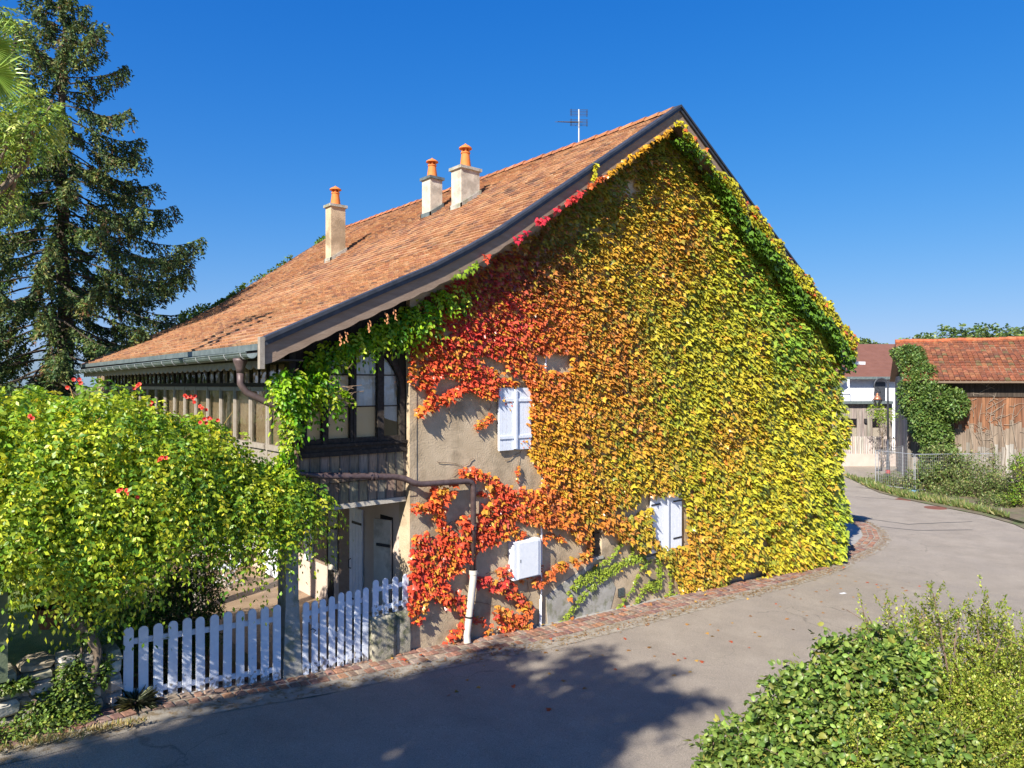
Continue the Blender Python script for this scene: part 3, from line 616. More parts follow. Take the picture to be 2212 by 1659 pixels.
# veranda, garden side
mb = MB(); mb.box(-2.16, -2.06, -.02, .16, 2.68, 5.3)
mb.box(-2.13, -2.07, .16, 13, 4.575, 4.64); mb.box(-2.125, -2.06, .16, 13, 4.94, 5.0); mb.build('veranda_rail', M['frame_dark'], H)
for k in range(17):
    y0 = .2 + .75 * k; y1 = y0 + .75
    far = k > 11
    f = MB(); f.box(-2.125, -2.08, y0 - .03, y0 + .03, 2.7, 4.575)
    f.box(-2.118, -2.085, y0 + .034, y0 + .066, 3.64, 4.57); f.box(-2.118, -2.085, y1 - .066, y1 - .034, 3.64, 4.57)
    f.box(-2.118, -2.085, y0 + .0665, y1 - .0665, 4.50, 4.57); f.box(-2.16, -2.06, y0 + .036, y1 - .036, 3.56, 3.639)
    f.box(-2.12, -2.08, y0 + .036, y1 - .036, 2.7, 3.559)
    fr = f.build('window', M['frame_grey'], H)
    mb = MB(); mb.box(-2.105, -2.1, y0 + .066, y1 - .066, 3.64, 4.50); mb.build('pane', M['glass'], fr)
    f2 = MB(); f2.box(-2.125, -2.08, y0 - .025, y0 + .025, 4.641, 4.939); tr = f2.build('transom_window', M['frame_dark'], H); MB().box(-2.118, -2.085, y0 + .36, y0 + .39, 4.641, 4.939).build('mullion', M['frame_dark'], tr)
    mb = MB(); mb.box(-2.105, -2.1, y0 + .026, y1 - .026, 4.641, 4.939); mb.build('pane', M['glass_sky' if k > 4 else 'glass'], tr)
    if k < 9: mb = MB(); mb.box(-2.03, -2.025, y0 + .02, y1 - .02, 3.5, 4.93 if k in (0, 1, 2, 3) else 4.57); mb.build('blind', M['blind'], H)
mb = MB(); mb.box(-2.12, -2.05, 13.0, 14.4, 2.6, 5.1); mb.box(-2.06, 0, 13.0, 13.1, 0, 5.6); mb.build('veranda_end_wall', M['board_brown'], H)
# porch underneath
mb = MB(); mb.box(-2.1, -.003, .32, 13, 2.60, 2.675); mb.build('porch_ceiling', M['plaster_cream'], H)
for yy, z1 in ((0, 2.6), (4.4, 2.6), (8.8, 2.6)):
    mb = MB(); mb.box(-2.20, -2.0, yy, yy + .30, .1, z1)
    if yy == 0: mb.add([(-2.27, -.06, 0), (-1.96, -.06, 0), (-1.96, .31, 0), (-2.27, .31, 0), (-2.203, -.004, 1.3), (-1.997, -.004, 1.3), (-1.997, .303, 1.3), (-2.203, .303, 1.3)], [(0, 1, 5, 4), (1, 2, 6, 5), (2, 3, 7, 6), (3, 0, 4, 7)])
    mb.build('column', M['cement'] if yy == 0 else M['plaster_cream'], H)
def door(y0, y1, z0, z1, x, m='white_paint', hinges=True):
    mb = MB(); n = max(2, round((y1 - y0) / .13)); wv = (y1 - y0) / n
    for k in range(n): mb.box(x - .035, x, y0 + k * wv + .004, y0 + (k + 1) * wv - .004, z0, z1)
    d = mb.build('door', M[m], H)
    if hinges:
        for z in (z0 + .35, z1 - .3): mb = MB(); mb.box(x - .048, x - .036, y0 + .02, y1 - .12, z, z + .045); mb.build('hinge_strap', M['iron'], d)
        mb = MB(); mb.tube([(x - .04, y1 - .07, z0 + .95), (x - .085, y1 - .07, z0 + .97), (x - .085, y1 - .07, z0 + 1.12), (x - .04, y1 - .07, z0 + 1.14)], .01, 5); mb.build('door_handle', M['iron'], d)
    return d
for a_, b_, t_ in ((.55, .98, 2.25), (2.12, 2.60, 2.25), (2.84, 3.10, 2.15)): MB().box(-.012, -.002, a_, b_, .12, t_).build('door_shade_sheet', M['dark'], H)  # near-black sheets on the wall paint the unlit depth of doorways
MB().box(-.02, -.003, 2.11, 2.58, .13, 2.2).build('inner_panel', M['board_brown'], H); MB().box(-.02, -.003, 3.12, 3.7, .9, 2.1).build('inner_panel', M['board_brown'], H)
door(1.60, 2.10, .12, 2.25, -.01)
door(3.75, 4.14, .85, 2.1, -.01)
for (ya, za, L_) in ((.56, .12, .40), (2.62, .9, .24)):
    mb = MB(); c = Vector((-.03, ya, 0)); d = Vector((-math.sin(.32), math.cos(.32), 0)); mb.bar(c + Vector((0, 0, (za + 2.2) / 2)), c + d * L_ + Vector((0, 0, (za + 2.2) / 2)), .035, 2.2 - za)
    dd = mb.build('door', M['plaster_cream'], H); mb = MB(); mb.bar(c + Vector((-.03, -.01, 1.75)), c + d * L_ * .8 + Vector((-.03, -.01, 1.75)), .02, .05); mb.build('hinge_strap', M['iron'], dd)
door(5.6, 6.5, .12, 2.2, -.01, hinges=False)
# shutters on the gable wall
def shutter(xa, xb, z0, z1, iron, side):
    mb = MB(); n = 4; wv = (xb - xa) / n
    for k in range(n): mb.box(xa + k * wv + .003, xa + (k + 1) * wv - .003, -.075, -.045, z0, z1)
    mb.box(xa + .01, xb - .01, -.046, -.03, z0 + .02, z1 - .02)
    s = mb.build('shutter', M['white_worn'] if not iron else M['white_paint'], H)
    for z in (z0 + .22, z1 - .26):
        mb = MB(); L_ = (xb - xa) * (.62 if iron else 1.0)
        a, b = (xa, xa + L_) if side < 0 else (xb - L_, xb)
        mb.box(a, b, -.094 if not iron else -.086, -.0755, z, z + (.055 if not iron else .035)); mb.build('batten' if not iron else 'hinge_strap', M['white_worn'] if not iron else M['iron'], s)
    return s
shutter(1.92, 2.29, 3.36, 4.55, False, -1); shutter(2.36, 2.74, 3.36, 4.55, False, 1)
mb = MB(); mb.box(2.295, 2.355, -.11, -.04, 3.38, 4.52); mb.build('shutter_batten', M['white_worn'], H)
shutter(6.45, 7.0, .72, 2.08, True, -1); shutter(7.08, 7.62, .72, 2.08, True, 1)
mb = MB(); mb.box(7.01, 7.07, -.12, -.04, .71, 2.08); mb.build('shutter_batten', M['white_paint'], H)
mb = MB(); mb.box(6.3, 7.75, -.06, -.001, .58, .66); mb.build('window_sill', M['cement'], H)
mb = MB(); mb.box(5.38, 5.58, -.02, -.002, -.08, .10); v = mb.build('vent_grille', M['iron'], H)
mb = MB(); [mb.box(5.39, 5.57, -.03, -.021, -.07 + .03 * k, -.055 + .03 * k) for k in range(6)]; mb.build('vent_slat', M['zinc'], v)
mb = MB(); mb.box(2.21, 2.90, -.17, -.002, .88, 1.60); bx = mb.build('meter_box', M['white_paint'], H)
mb = MB(); mb.box(2.32, 2.83, -.188, -.172, .90, 1.57); mb.build('meter_box_door', M['white_paint'], bx)
mb = MB(); mb.box(2.36, 2.375, -.192, -.189, 1.2, 1.26); mb.build('lock', M['iron'], bx)
# bracket lamp at the far corner
mb = MB(); a = Vector((15.4, -.05, 4.75)); b = Vector((16.3, -.45, 5.25)); mb.bar(a, b, .04); lb = mb.build('wall_lamp', M['zinc'], H)
mb = MB(); mb.bar(b + Vector((-.2, .05, .05)), b + Vector((.25, -.08, .05)), .13, .09); mb.build('lamp_head', M['white_paint'], lb)
# pale plaster corner glimpsed at right
# stone blocks at the gate
def block(x0, x1, y0, y1, z0, z1, label):
    import bmesh
    bm = bmesh.new(); bmesh.ops.create_cube(bm, size=1); bmesh.ops.subdivide_edges(bm, edges=bm.edges[:], cuts=5, use_grid_fill=True)
    for v in bm.verts:
        p = v.co; r = max(abs(p.x), abs(p.y), abs(p.z)); q = p * 1; 
        k = 1 - .05 * sum(1 for c in p if abs(c) > .45) / 3 * 1.2
        v.co = Vector((x0 + (x1 - x0) * (.5 + p.x * k), y0 + (y1 - y0) * (.5 + p.y * k), z0 + (z1 - z0) * (.5 + p.z * k))) + Vector([random.uniform(-.008, .008) for _ in range(3)])
    me = bpy.data.meshes.new('stone_block'); bm.to_mesh(me); bm.free(); me.polygons.foreach_set('use_smooth', [True] * len(me.polygons)); me.materials.append(M['mossy_stone'])
    return tag(link('stone_block', me), label, 'stone block')
block(-.80, -.34, -.14, .28, -.05, .80, 'weathered mossy stone block beside the gate, the left one under the short fence')
block(-.335, -.01, -.10, .28, -.05, .80, 'weathered mossy stone block against the corner of the house, right one of two')

# ================================================================== PICKET FENCE AND GATE
def picket_mesh(wd, h, t=.022):
    n = 8; poly = [(-wd / 2, 0), (wd / 2, 0)] + [(wd / 2 * math.cos(math.pi * k / n), h - wd / 2 + wd / 2 * math.sin(math.pi * k / n)) for k in range(n + 1)]
    mb = MB(); mb.prismY(poly, -t, 0); me = bpy.data.meshes.new('picket'); me.from_pydata(mb.v, [], mb.f); me.materials.append(M['picket_paint']); return me
def fence(name, label, cat, x0, x1, n, wd, bot, top, yy, grp=None, rails=(.13, .8), brace=False):
    t = thing(name, label, cat, (x0, yy, bot(x0)))
    k0 = (x1 - x0 - wd) / (n - 1)
    for k in range(n):
        x = x0 + wd / 2 + k0 * k; zb, zt = bot(x), top(x)
        o = link('picket', picket_mesh(wd, zt - zb + random.uniform(-.012, .012)), t); o.location = (x, yy, zb); o.rotation_euler = (random.uniform(-.01, .02), random.uniform(-.012, .012), 0)
    for fr in rails:
        za = bot(x0) + fr * (top(x0) - bot(x0)); zb = bot(x1) + fr * (top(x1) - bot(x1)); mb = MB(); mb.bar((x0 + .01, yy + .022, za), (x1 - .01, yy + .022, zb), .03, .075); mb.build('rail', M['white_worn'], t)
    if brace:
        mb = MB(); mb.bar((x0 + .05, yy + .052, bot(x0) + .85), (x1 - .05, yy + .052, bot(x1) + .2), .025, .07); mb.build('brace', M['white_worn'], t)
    return t
lerp = lambda a, b, t: a + (b - a) * t
fence('picket_fence', 'long white picket fence panel with rounded tops between the stone wall and the square pillar', 'fence', -4.42, -2.30, 12, .118, lambda x: lerp(.43, .185, (x + 4.42) / 2.12), lambda x: lerp(1.42, 1.32, (x + 4.42) / 2.12), -.03)
gt = fence('garden_gate', 'white picket garden gate with black iron latch, right of the square pillar', 'gate', -1.955, -.83, 8, .10, lambda x: lerp(.15, .10, (x + 1.95) / 1.15), lambda x: lerp(1.24, 1.32, (x + 1.95) / 1.15) + .02 * math.sin(x * 9), -.03, rails=(.1, .83), brace=True)
mb = MB(); mb.bar((-1.86, -.065, .35), (-1.86, -.065, .95), .012); mb.tube([(-1.86, -.065, .82), (-1.80, -.07, .84), (-1.75, -.07, .80), (-1.79, -.07, .77)], .007, 5); mb.build('latch', M['iron'], gt)
fence('picket_fence', 'short white picket fence section standing on top of the mossy stone blocks', 'fence', -.74, -.06, 4, .105, lambda x: .79, lambda x: 1.38, -.02, rails=(.18, .72))

# ================================================================== STONE GARDEN WALL
mb = MB()
def stone(mb, c, r, flat=1.):
    mb.cc = rcol(random.choice([(.36, .32, .26), (.42, .38, .32), (.29, .26, .21), (.46, .43, .38), (.33, .28, .2)]), .15)
    o = len(mb.v); sx, sy, sz = r; n1, n2 = 7, 5; rr = [random.uniform(.82, 1.12) for _ in range(n1 * n2)]
    vs = [(c[0], c[1], c[2] + sz)]
    for j in range(1, n2):
        ph = math.pi * j / n2
        for i in range(n1):
            th = 2 * math.pi * i / n1; q = rr[j * n1 + i - n1]; f = lambda v: math.copysign(abs(v) ** .6, v)
            vs.append((c[0] + sx * f(math.sin(ph)) * f(math.cos(th)) * q, c[1] + sy * f(math.sin(ph)) * f(math.sin(th)) * q, c[2] + sz * f(math.cos(ph)) * q))
    vs.append((c[0], c[1], c[2] - sz)); fs = [(0, 1 + i, 1 + (i + 1) % n1) for i in range(n1)]
    for j in range(n2 - 2):
        for i in range(n1): a = 1 + j * n1; fs.append((a + i, a + n1 + i, a + n1 + (i + 1) % n1, a + (i + 1) % n1))
    e = 1 + (n2 - 2) * n1; fs += [(e + i, len(vs) - 1, e + (i + 1) % n1) for i in range(n1)]
    mb.add(vs, fs)
wtop = lambda x: 1.24 + .02 * (x + 4.5) + .03 * math.sin(x * 3)
x = -13.
while x < -4.46:
    z = g(x) - .05
    xx = x
    wd = random.uniform(.18, .4)
    if x + wd > -4.45: wd = -4.44 - x
    while z < wtop(x) - .04:
        hh = min(random.uniform(.12, .24), wtop(x) - z + .03); jx = random.uniform(-.03, .03) if x < -4.8 else 0
        stone(mb, (x + wd / 2 + jx, -.02, z + hh / 2), (wd * .52, .24, hh * .52)); z += hh * .96
    x += wd * .95
mb.cc = (.25, .23, .19); mb.box(-13, -4.5, -.12, .3, .3, 1.12)
tag(mb.build('stone_wall', M['stone'], color=True), 'rough grey fieldstone garden wall left of the picket fence, half covered by ivy', 'wall')
mb = MB(); p = onY(-12, 1300, -.25); mb.cc = (.14, .17, .09)
mb.box(p[0] - .06, onY(16, 1300, -.25)[0], -.33, -.25, 1.16, 2.2)
tag(mb.build('board', mat('painted_board', (.10, .13, .075), (.15, .18, .11), 8, .7, .3, 40)), 'tall grey-green painted board standing on the stone wall at the left edge', 'board')
# ================================================================== CREEPER ON THE GABLE
Zz = lambda x, y: (859.2 + x / 2.3601, 663.9 + y / 2.3601)      # detail-sheet coordinates -> photo coordinates
def W(p, y=0.): q = onY(p[0], p[1], y); return (q[0], q[2])
def ZW(l): return [W(Zz(*p)) for p in l]
def inpoly(P, poly):
    x, z = P[:, 0], P[:, 1]; r = np.zeros(len(P), bool); n = len(poly)
    for i in range(n):
        x1, z1 = poly[i]; x2, z2 = poly[(i + 1) % n]
        c = ((z1 > z) != (z2 > z)); r ^= c & (x < (x2 - x1) * (z - z1) / ((z2 - z1) if z2 != z1 else 1e-9) + x1)
    return r
def dseg(P, pts):
    d = np.full(len(P), 1e9)
    for a, b in zip(pts[:-1], pts[1:]):
        a = np.array(a); b = np.array(b); ab = b - a; t = np.clip(((P - a) @ ab) / (ab @ ab), 0, 1); d = np.minimum(d, np.linalg.norm(P - a - t[:, None] * ab, axis=1))
    return d
main = [W(p) for p in [(1470, 250), (1400, 300), (1300, 375), (1200, 460), (1130, 510), (1050, 562), (960, 615), (890, 660), (872, 690), (893, 725)]] + ZW([(60, 120), (48, 250), (42, 375), (115, 392), (165, 372), (230, 335), (262, 330), (310, 372), (370, 412), (440, 442), (500, 450), (512, 388), (640, 384), (662, 440), (652, 520), (668, 600), (690, 640), (655, 700), (690, 780), (722, 830), (715, 905), (640, 930), (560, 930), (500, 950), (410, 1000), (393, 1080), (400, 1215), (500, 1180), (560, 1115), (600, 1060), (700, 1085), (760, 1110), (830, 1090), (880, 1130), (905, 1185), (960, 1165), (990, 1110), (1090, 1120), (1120, 1170), (1180, 1180), (1230, 1225), (1300, 1232), (1335, 1265), (1360, 1300), (1410, 1370), (1425, 1430), (1400, 1475), (1340, 1490), (1420, 1500), (1659, 1440)]) + [W(p) for p in [(1640, 1240), (1760, 1225), (1800, 1215), (1806, 1180), (1818, 1100), (1800, 1000), (1820, 910), (1812, 850), (1806, 800), (1800, 770), (1810, 735), (1760, 650), (1700, 570), (1640, 480), (1560, 380), (1500, 290)]]
lowl = ZW([(60, 1160), (130, 1135), (180, 1170), (240, 1130), (300, 1150), (360, 1085), (400, 1060), (400, 1200), (352, 1290), (300, 1320), (240, 1400), (228, 1475), (150, 1440), (120, 1520), (95, 1605), (60, 1560), (42, 1500), (58, 1380), (48, 1260)])
holes = [ZW(h) for h in [[(180, 100), (265, 85), (275, 150), (215, 132)], [(385, 238), (450, 225), (540, 268), (600, 330), (655, 375), (612, 380), (520, 322), (430, 292)], [(665, 205), (760, 228), (850, 215), (888, 290), (832, 328), (750, 300), (700, 270)],
         [(1275, 940), (1448, 925), (1460, 1195), (1330, 1212), (1300, 1150), (1275, 1060)], [(1095, 980), (1150, 1010), (1215, 980), (1240, 930), (1278, 940), (1272, 1012), (1175, 1055), (1085, 1022)], [(950, 1125), (1000, 1118), (1090, 1150), (1035, 1255), (955, 1250)], [(1345, 1350), (1400, 1360), (1418, 1410), (1385, 1445), (1350, 1440)], [(640, 995), (720, 1010), (720, 1060), (650, 1045)][:0] or [(0, 0), (1, 0), (0, 1)]]]
holes += [[W(p) for p in h] for h in [[(1068, 826), (1138, 824), (1138, 966), (1068, 968)], [(1090, 1152), (1162, 1150), (1162, 1238), (1090, 1242)], [(1345, 388), (1368, 378), (1374, 405), (1360, 425), (1348, 415)], [(1622, 1150), (1648, 1142), (1650, 1170), (1625, 1175)], [(1570, 1235), (1610, 1222), (1645, 1215), (1640, 1235), (1560, 1265)]]]
arms = [([(320, 835), (400, 830), (470, 865), (520, 915), (580, 942), (660, 930)], .13), ([(70, 1010), (150, 990), (200, 1000)], .10), ([(180, 918), (265, 915)], .13), ([(190, 930), (175, 980), (200, 1040), (220, 1100), (240, 1150)], .14), ([(310, 1075), (370, 1028)], .12),
        ([(240, 1470), (300, 1482), (340, 1512)], .16), ([(385, 1368), (450, 1385), (520, 1400), (580, 1450), (632, 1490), (655, 1530), (640, 1580), (580, 1575), (500, 1525)], .13), ([(510, 1330), (550, 1318), (572, 1350)], .13), ([(560, 1385), (640, 1362), (720, 1310)], .07),
        ([(680, 1392), (760, 1350), (800, 1292), (880, 1280), (950, 1240), (962, 1200), (966, 1160)], .10), ([(640, 1152), (700, 1157), (790, 1150), (840, 1175)], .05), ([(570, 1100), (600, 1140), (640, 1165)], .12), ([(490, 1570), (560, 1600), (625, 1622)], .06), ([(440, 1640), (500, 1620), (605, 1625)], .06), ([(265, 1655), (300, 1610), (332, 1565)], .11), ([(370, 1550), (440, 1600)], .05), ([(400, 940), (495, 930)], .06), ([(390, 600), (420, 575), (462, 545)], .08), ([(160, 395), (155, 470), (90, 522)], .09), ([(150, 485), (250, 440), (335, 375)], .11), ([(665, 655), (622, 672)], .08), ([(545, 440), (575, 500)], .07), ([(560, 285), (610, 330), (655, 370)], .07), ([(555, 1250), (556, 1310)], .03), ([(600, 800), (600, 860)], .035)]
garms = [([(1135, 1180), (1080, 1260), (1000, 1310), (900, 1380), (865, 1440)], .055), ([(1240, 1250), (1130, 1290), (1000, 1350), (900, 1400)], .11), ([(1130, 1300), (1000, 1390), (900, 1500), (820, 1600)], .07), ([(1280, 1270), (1220, 1340), (1190, 1420), (1130, 1500), (1090, 1530)], .055), ([(1320, 1380), (1240, 1420), (1210, 1490)], .09), ([(1190, 1180), (1185, 1250)], .05), ([(1320, 1240), (1330, 1380), (1300, 1430)], .12), ([(1378, 1330), (1382, 1430)], .04), ([(1340, 1475), (1430, 1455)], .12), ([(1260, 1265), (1180, 1255)], .07)]
BOXES = [[(2.16, .82), (2.95, .82), (2.95, 1.66), (2.16, 1.66)]]
def cover(P):
    m = inpoly(P, main) | inpoly(P, lowl)
    for h in holes: m &= ~inpoly(P, h)
    for a, w_ in arms + garms: m |= dseg(P, ZW(a)) < w_ * .72
    for h in BOXES: m &= ~inpoly(P, h)
    return m
CPX = [((900, 640), (120, 52, 40)), ((960, 640), (150, 55, 50)), ((1000, 690), (222, 52, 55)), ((1060, 730), (215, 70, 50)), ((920, 790), (228, 88, 42)), ((1100, 640), (222, 75, 60)), ((1150, 560), (140, 55, 42)), ((1060, 600), (130, 58, 45)), ((1200, 640), (222, 118, 50)), ((1300, 600), (218, 150, 48)), ((1390, 440), (222, 165, 45)), ((1260, 460), (105, 125, 45)), ((1180, 500), (110, 115, 45)), ((1400, 330), (95, 125, 42)), ((1330, 400), (95, 125, 45)), ((1450, 400), (218, 178, 45)), ((1470, 500), (224, 130, 58)), ((1440, 560), (222, 150, 50)), ((1550, 510), (170, 180, 42)), ((1590, 560), (88, 165, 45)), ((1690, 690), (92, 165, 48)), ((1640, 620), (100, 168, 45)), ((1480, 310), (90, 130, 40)), ((1780, 780), (130, 170, 45)), ((1500, 680), (185, 180, 42)), ((1600, 720), (192, 188, 42)), ((1700, 900), (212, 198, 42)), ((1790, 980), (200, 200, 45)), ((1800, 1080), (170, 198, 45)), ((1180, 720), (225, 80, 52)), ((1250, 900), (226, 145, 48)), ((1360, 880), (222, 132, 55)), ((1350, 760), (222, 95, 58)), ((1450, 830), (178, 180, 42)), ((1400, 690), (190, 172, 45)), ((1210, 800), (226, 120, 45)), ((1140, 770), (222, 110, 45)), ((1180, 950), (226, 165, 42)), ((1250, 1020), (226, 150, 45)), ((1350, 1000), (200, 178, 42)), ((1550, 950), (220, 155, 50)), ((1530, 880), (195, 185, 42)), ((1600, 1090), (208, 198, 42)), ((1500, 1030), (198, 190, 42)), ((1700, 1140), (208, 200, 45)), ((1690, 1200), (228, 205, 45)), ((1600, 1190), (222, 190, 42)), ((1480, 1190), (218, 125, 48)), ((1420, 1140), (205, 165, 42)), ((1450, 1240), (218, 190, 45)), ((900, 1170), (222, 66, 45)), ((960, 1230), (226, 85, 42)), ((1010, 1110), (222, 85, 42)), ((1150, 1090), (224, 110, 45)), ((1080, 1060), (220, 80, 45)), ((1230, 1140), (222, 85, 50)), ((1320, 1130), (218, 80, 45)), ((1260, 1090), (224, 135, 42)), ((1080, 1280), (222, 62, 55)), ((1380, 950), (222, 150, 45)), ((1100, 1320), (215, 110, 45)), ((950, 1060), (224, 100, 40)), ((880, 1280), (222, 75, 40)), ((1370, 1090), (205, 165, 40)), ((1540, 620), (176, 178, 42)), ((1350, 540), (222, 165, 45)), ((1300, 500), (200, 150, 45)), ((1620, 850), (200, 190, 42))]
CP = np.array([W(c[0]) for c in CPX]); CC = np.array([lin(c[1]) for c in CPX])
def ivycol(P):
    d = ((P[:, None, :] - CP[None]) ** 2).sum(2) + .12; w_ = 1 / d ** 2.2; return (w_[:, :, None] * CC[None]).sum(1) / w_.sum(1)[:, None]
N = 230000; P = np.stack([RG.uniform(-.15, 16.6, N), RG.uniform(-1.3, 11.0, N)], 1)
P = P[cover(P + RG.normal(0, .03, P.shape))]
prv = np.array([prof(x) for x in P[:, 0]])
P = P[(P[:, 1] < prv - .10)]; 
# density thinning: leaves grow a little larger towards the right
P3 = np.stack([P[:, 0], np.zeros(len(P)), P[:, 1]], 1)
size = .100 + .018 * np.clip((P[:, 0] - 2) / 3, 0, 1) + .048 * np.clip((P[:, 0] - 5) / 9, 0, 1) + .022 * vnoise(P3, 1.3, 3)
isg = np.zeros(len(P), bool)
for a, w_ in garms: isg |= dseg(P, ZW(a)) < w_ + .02
isg &= ~inpoly(P, main); size[isg] = .06
thin = np.zeros(len(P), bool)
for a, w_ in arms:
    if w_ < .09: thin |= dseg(P, ZW(a)) < w_ + .02
thin &= ~inpoly(P, main) & ~inpoly(P, lowl); size[thin] = .07
keep = RG.random(len(P)) < np.where(isg | thin, .75, .0118 / size ** 2 * .42 * (1 + .35 * vnoise(P3, 5.5, 91))); P, P3, size, isg, thin = P[keep], P3[keep], size[keep], isg[keep], thin[keep]
n = len(P); size = size * RG.choice([.62, .8, 1., 1.15, 1.4], n, p=[.12, .2, .34, .22, .12])
thick = .10 + .09 * vnoise(P3, 1.9, 8) + .13 * np.clip((P[:, 0] - 6) / 8, 0, 1) * (1 + vnoise(P3, .9, 4))
thick = np.clip(thick, .03, np.where(P[:, 0] < 4, .11, .55)); thick[isg | thin] = .03
edge = np.clip((np.array([prof(x) for x in P[:, 0]]) - .3 - P[:, 1]) / .6, .15, 1); edge = np.where(P[:, 0] > 8.5, np.clip(edge + .6, 0, 1.15), edge); thick *= edge
Y = -thick * RG.uniform(.55, 1.0, n) - .02
c = ivycol(P + RG.normal(0, .28, P.shape) + .45 * np.stack([vnoise(P3, 1.7, 51), vnoise(P3, 1.7, 52)], 1)); k = vnoise(P3, 3.1, 21)
c = c * (1 + .16 * k[:, None]) * (1 + RG.normal(0, .15, (n, 1)))
r = RG.random(n); red = np.array(lin((214, 60, 55))); orn = np.array(lin((226, 140, 48))); yel = np.array(lin((222, 205, 50))); grn = np.array(lin((120, 165, 45)))
pn = vnoise(P3, 1.4, 33)
def mixin(mask, colr, f):
    global c
    c[mask] = c[mask] * (1 - f) + colr * f
mixin((r < .16) & (pn > -.2), orn, .7); mixin((r > .9) & (P[:, 0] < 5), yel * [1, .75, 1], .6); mixin((r > .10) & (r < .13) & (pn > .3), red, .7); mixin((r > .5) & (r < .62) & (P[:, 0] > 2) & (P[:, 0] < 7.2) & (vnoise(P3, 2.2, 61) > 0), np.array(lin((216, 92, 72))), .75); mixin((r > .2) & (r < .30), yel, .5); mixin((r > .3) & (r < .40) & (P[:, 0] > 5), grn, .55)
c[isg] = np.array(lin((150, 165, 45))) * (1 + RG.normal(0, .12, (isg.sum(), 1)))
yf = np.clip((P[:, 0] - 2.2) / 2.5, 0, 1)[:, None] * .34 * (1 - isg[:, None]); c = c * (1 - yf) + np.array(lin((198, 178, 48))) * (1 + RG.normal(0, .12, (n, 1))) * yf
dk = (RG.random(n) < .16) & (P[:, 0] > 4); c[dk] = c[dk] * .35 + np.array(lin((100, 130, 42))) * .65
c = (c * np.array([.98, 1.01, 1.2]) + .012) * .87
yaw = RG.normal(0, .42, n); tilt = RG.normal(.88, .28, n)
D = np.stack([np.sin(yaw) * .8, -np.sin(tilt), -np.cos(tilt)], 1); Nn = np.stack([RG.normal(0, .38, n) - .12, -np.cos(tilt), np.sin(tilt) * 1.1], 1)
root = thing('virginia_creeper', 'huge creeper covering the gable wall, red at left, orange and yellow-green at right', 'creeper', (8, -.05, -.6))
leaves('foliage', np.stack([P[:, 0], Y, P[:, 1]], 1), D, Nn, size, np.clip(c, .002, .9), M['leaf_gloss'], root, T_IVY)
# the curtain of leaves that has grown over the right-hand bargeboard
bx_, bz_, by_, bs_ = [], [], [], []
N = 16000; X = RG.uniform(7.05, 15.8, N); u = RG.random(N)
hi = np.where(X < 8.6, -.32, np.where(X < 9.6, -.16, -.02)) + .08 * np.sin(X * 5) + .05 * np.sin(X * 11.3); lo = -.55 - .35 * np.clip((X - 7) / 4, 0, 1) - .15 * np.sin(X * 2.1)
z = np.array([prof(x) for x in X]) + lo + (hi - lo) * u
kp = (RG.random(N) < .42 * np.clip(.5 + .5 * np.sin(X * 3.7) + (X - 8.5) * .2 + .4 * np.sin(X * 9.1 + u * 5), .08, 1)) & ~((X > 11.5) & (X < 12) & (u > .7)); X, z, u = X[kp], z[kp], u[kp]; n = len(X)
Yc = YB - .06 - RG.random(n) * (.07 + .10 * np.clip((X - 9) / 5, 0, 1)); Yc = np.where(u < .3, Yc + RG.random(n) * .35, Yc)
Q = np.stack([X, Yc, z], 1); cy = np.array(lin((190, 182, 45))); cg = np.array(lin((112, 150, 48))); co = np.array(lin((215, 110, 55)))
cm = np.where((u < .45)[:, None], cg, cy); cm = np.where((RG.random(n) < .1)[:, None] & (u > .5)[:, None], co, cm) * (.82 + RG.normal(0, .12, (n, 1)))
yaw = RG.normal(0, .5, n); tilt = RG.normal(.6, .25, n)
leaves('foliage', Q, np.stack([np.sin(yaw), -np.sin(tilt), -np.cos(tilt)], 1), np.stack([RG.normal(-.1, .4, n), -np.cos(tilt), np.sin(tilt)], 1), RG.uniform(.10, .16, n), np.clip(cm, .002, .9), M['leaf_gloss'], root, T_IVY)
# fringe of shoots along the left bargeboard's lower edge (yellow / crimson tips)
Q, Cq = [], []
for x0, x1, dens, colr in ((.55, 1.1, 20, (150, 180, 45)), (1.95, 2.25, 14, (214, 50, 70)), (2.5, 2.8, 20, (216, 58, 70)), (2.95, 3.15, 12, (216, 58, 70)), (3.3, 3.75, 38, (216, 70, 65)), (3.9, 4.4, 34, (216, 110, 55)), (4.4, 6.6, 110, (215, 160, 45)), (6.8, 7.2, 30, (205, 190, 45)), (1.25, 1.3, 8, (225, 90, 60))):
    k = int(dens * 1.0); x = RG.uniform(x0, x1, k); zz = np.array([prof(a) for a in x]) - .31 + RG.normal(0, .035, k); Q.append(np.stack([x, YB - .03 - RG.random(k) * .08, zz], 1)); Cq.append(np.array(lin(colr)) * (.85 + RG.normal(0, .13, (k, 1))))
x = RG.uniform(4.02, 4.12, 25); Q.append(np.stack([x, np.full(25, YB - .08), prof(4.07) - .22 + RG.random(25) * .35], 1)); Cq.append(np.tile(np.array(lin((200, 190, 50))), (25, 1)))
Q = np.concatenate(Q); Cq = np.clip(np.concatenate(Cq), .002, .9); n = len(Q)
leaves('foliage', Q, RG.normal(0, .5, (n, 3)) + np.array([0, -.5, -.8]), RG.normal(0, .35, (n, 3)) + np.array([-.1, -.8, .6]), RG.uniform(.07, .12, n), Cq, M['leaf_gloss'], root, T_IVY)
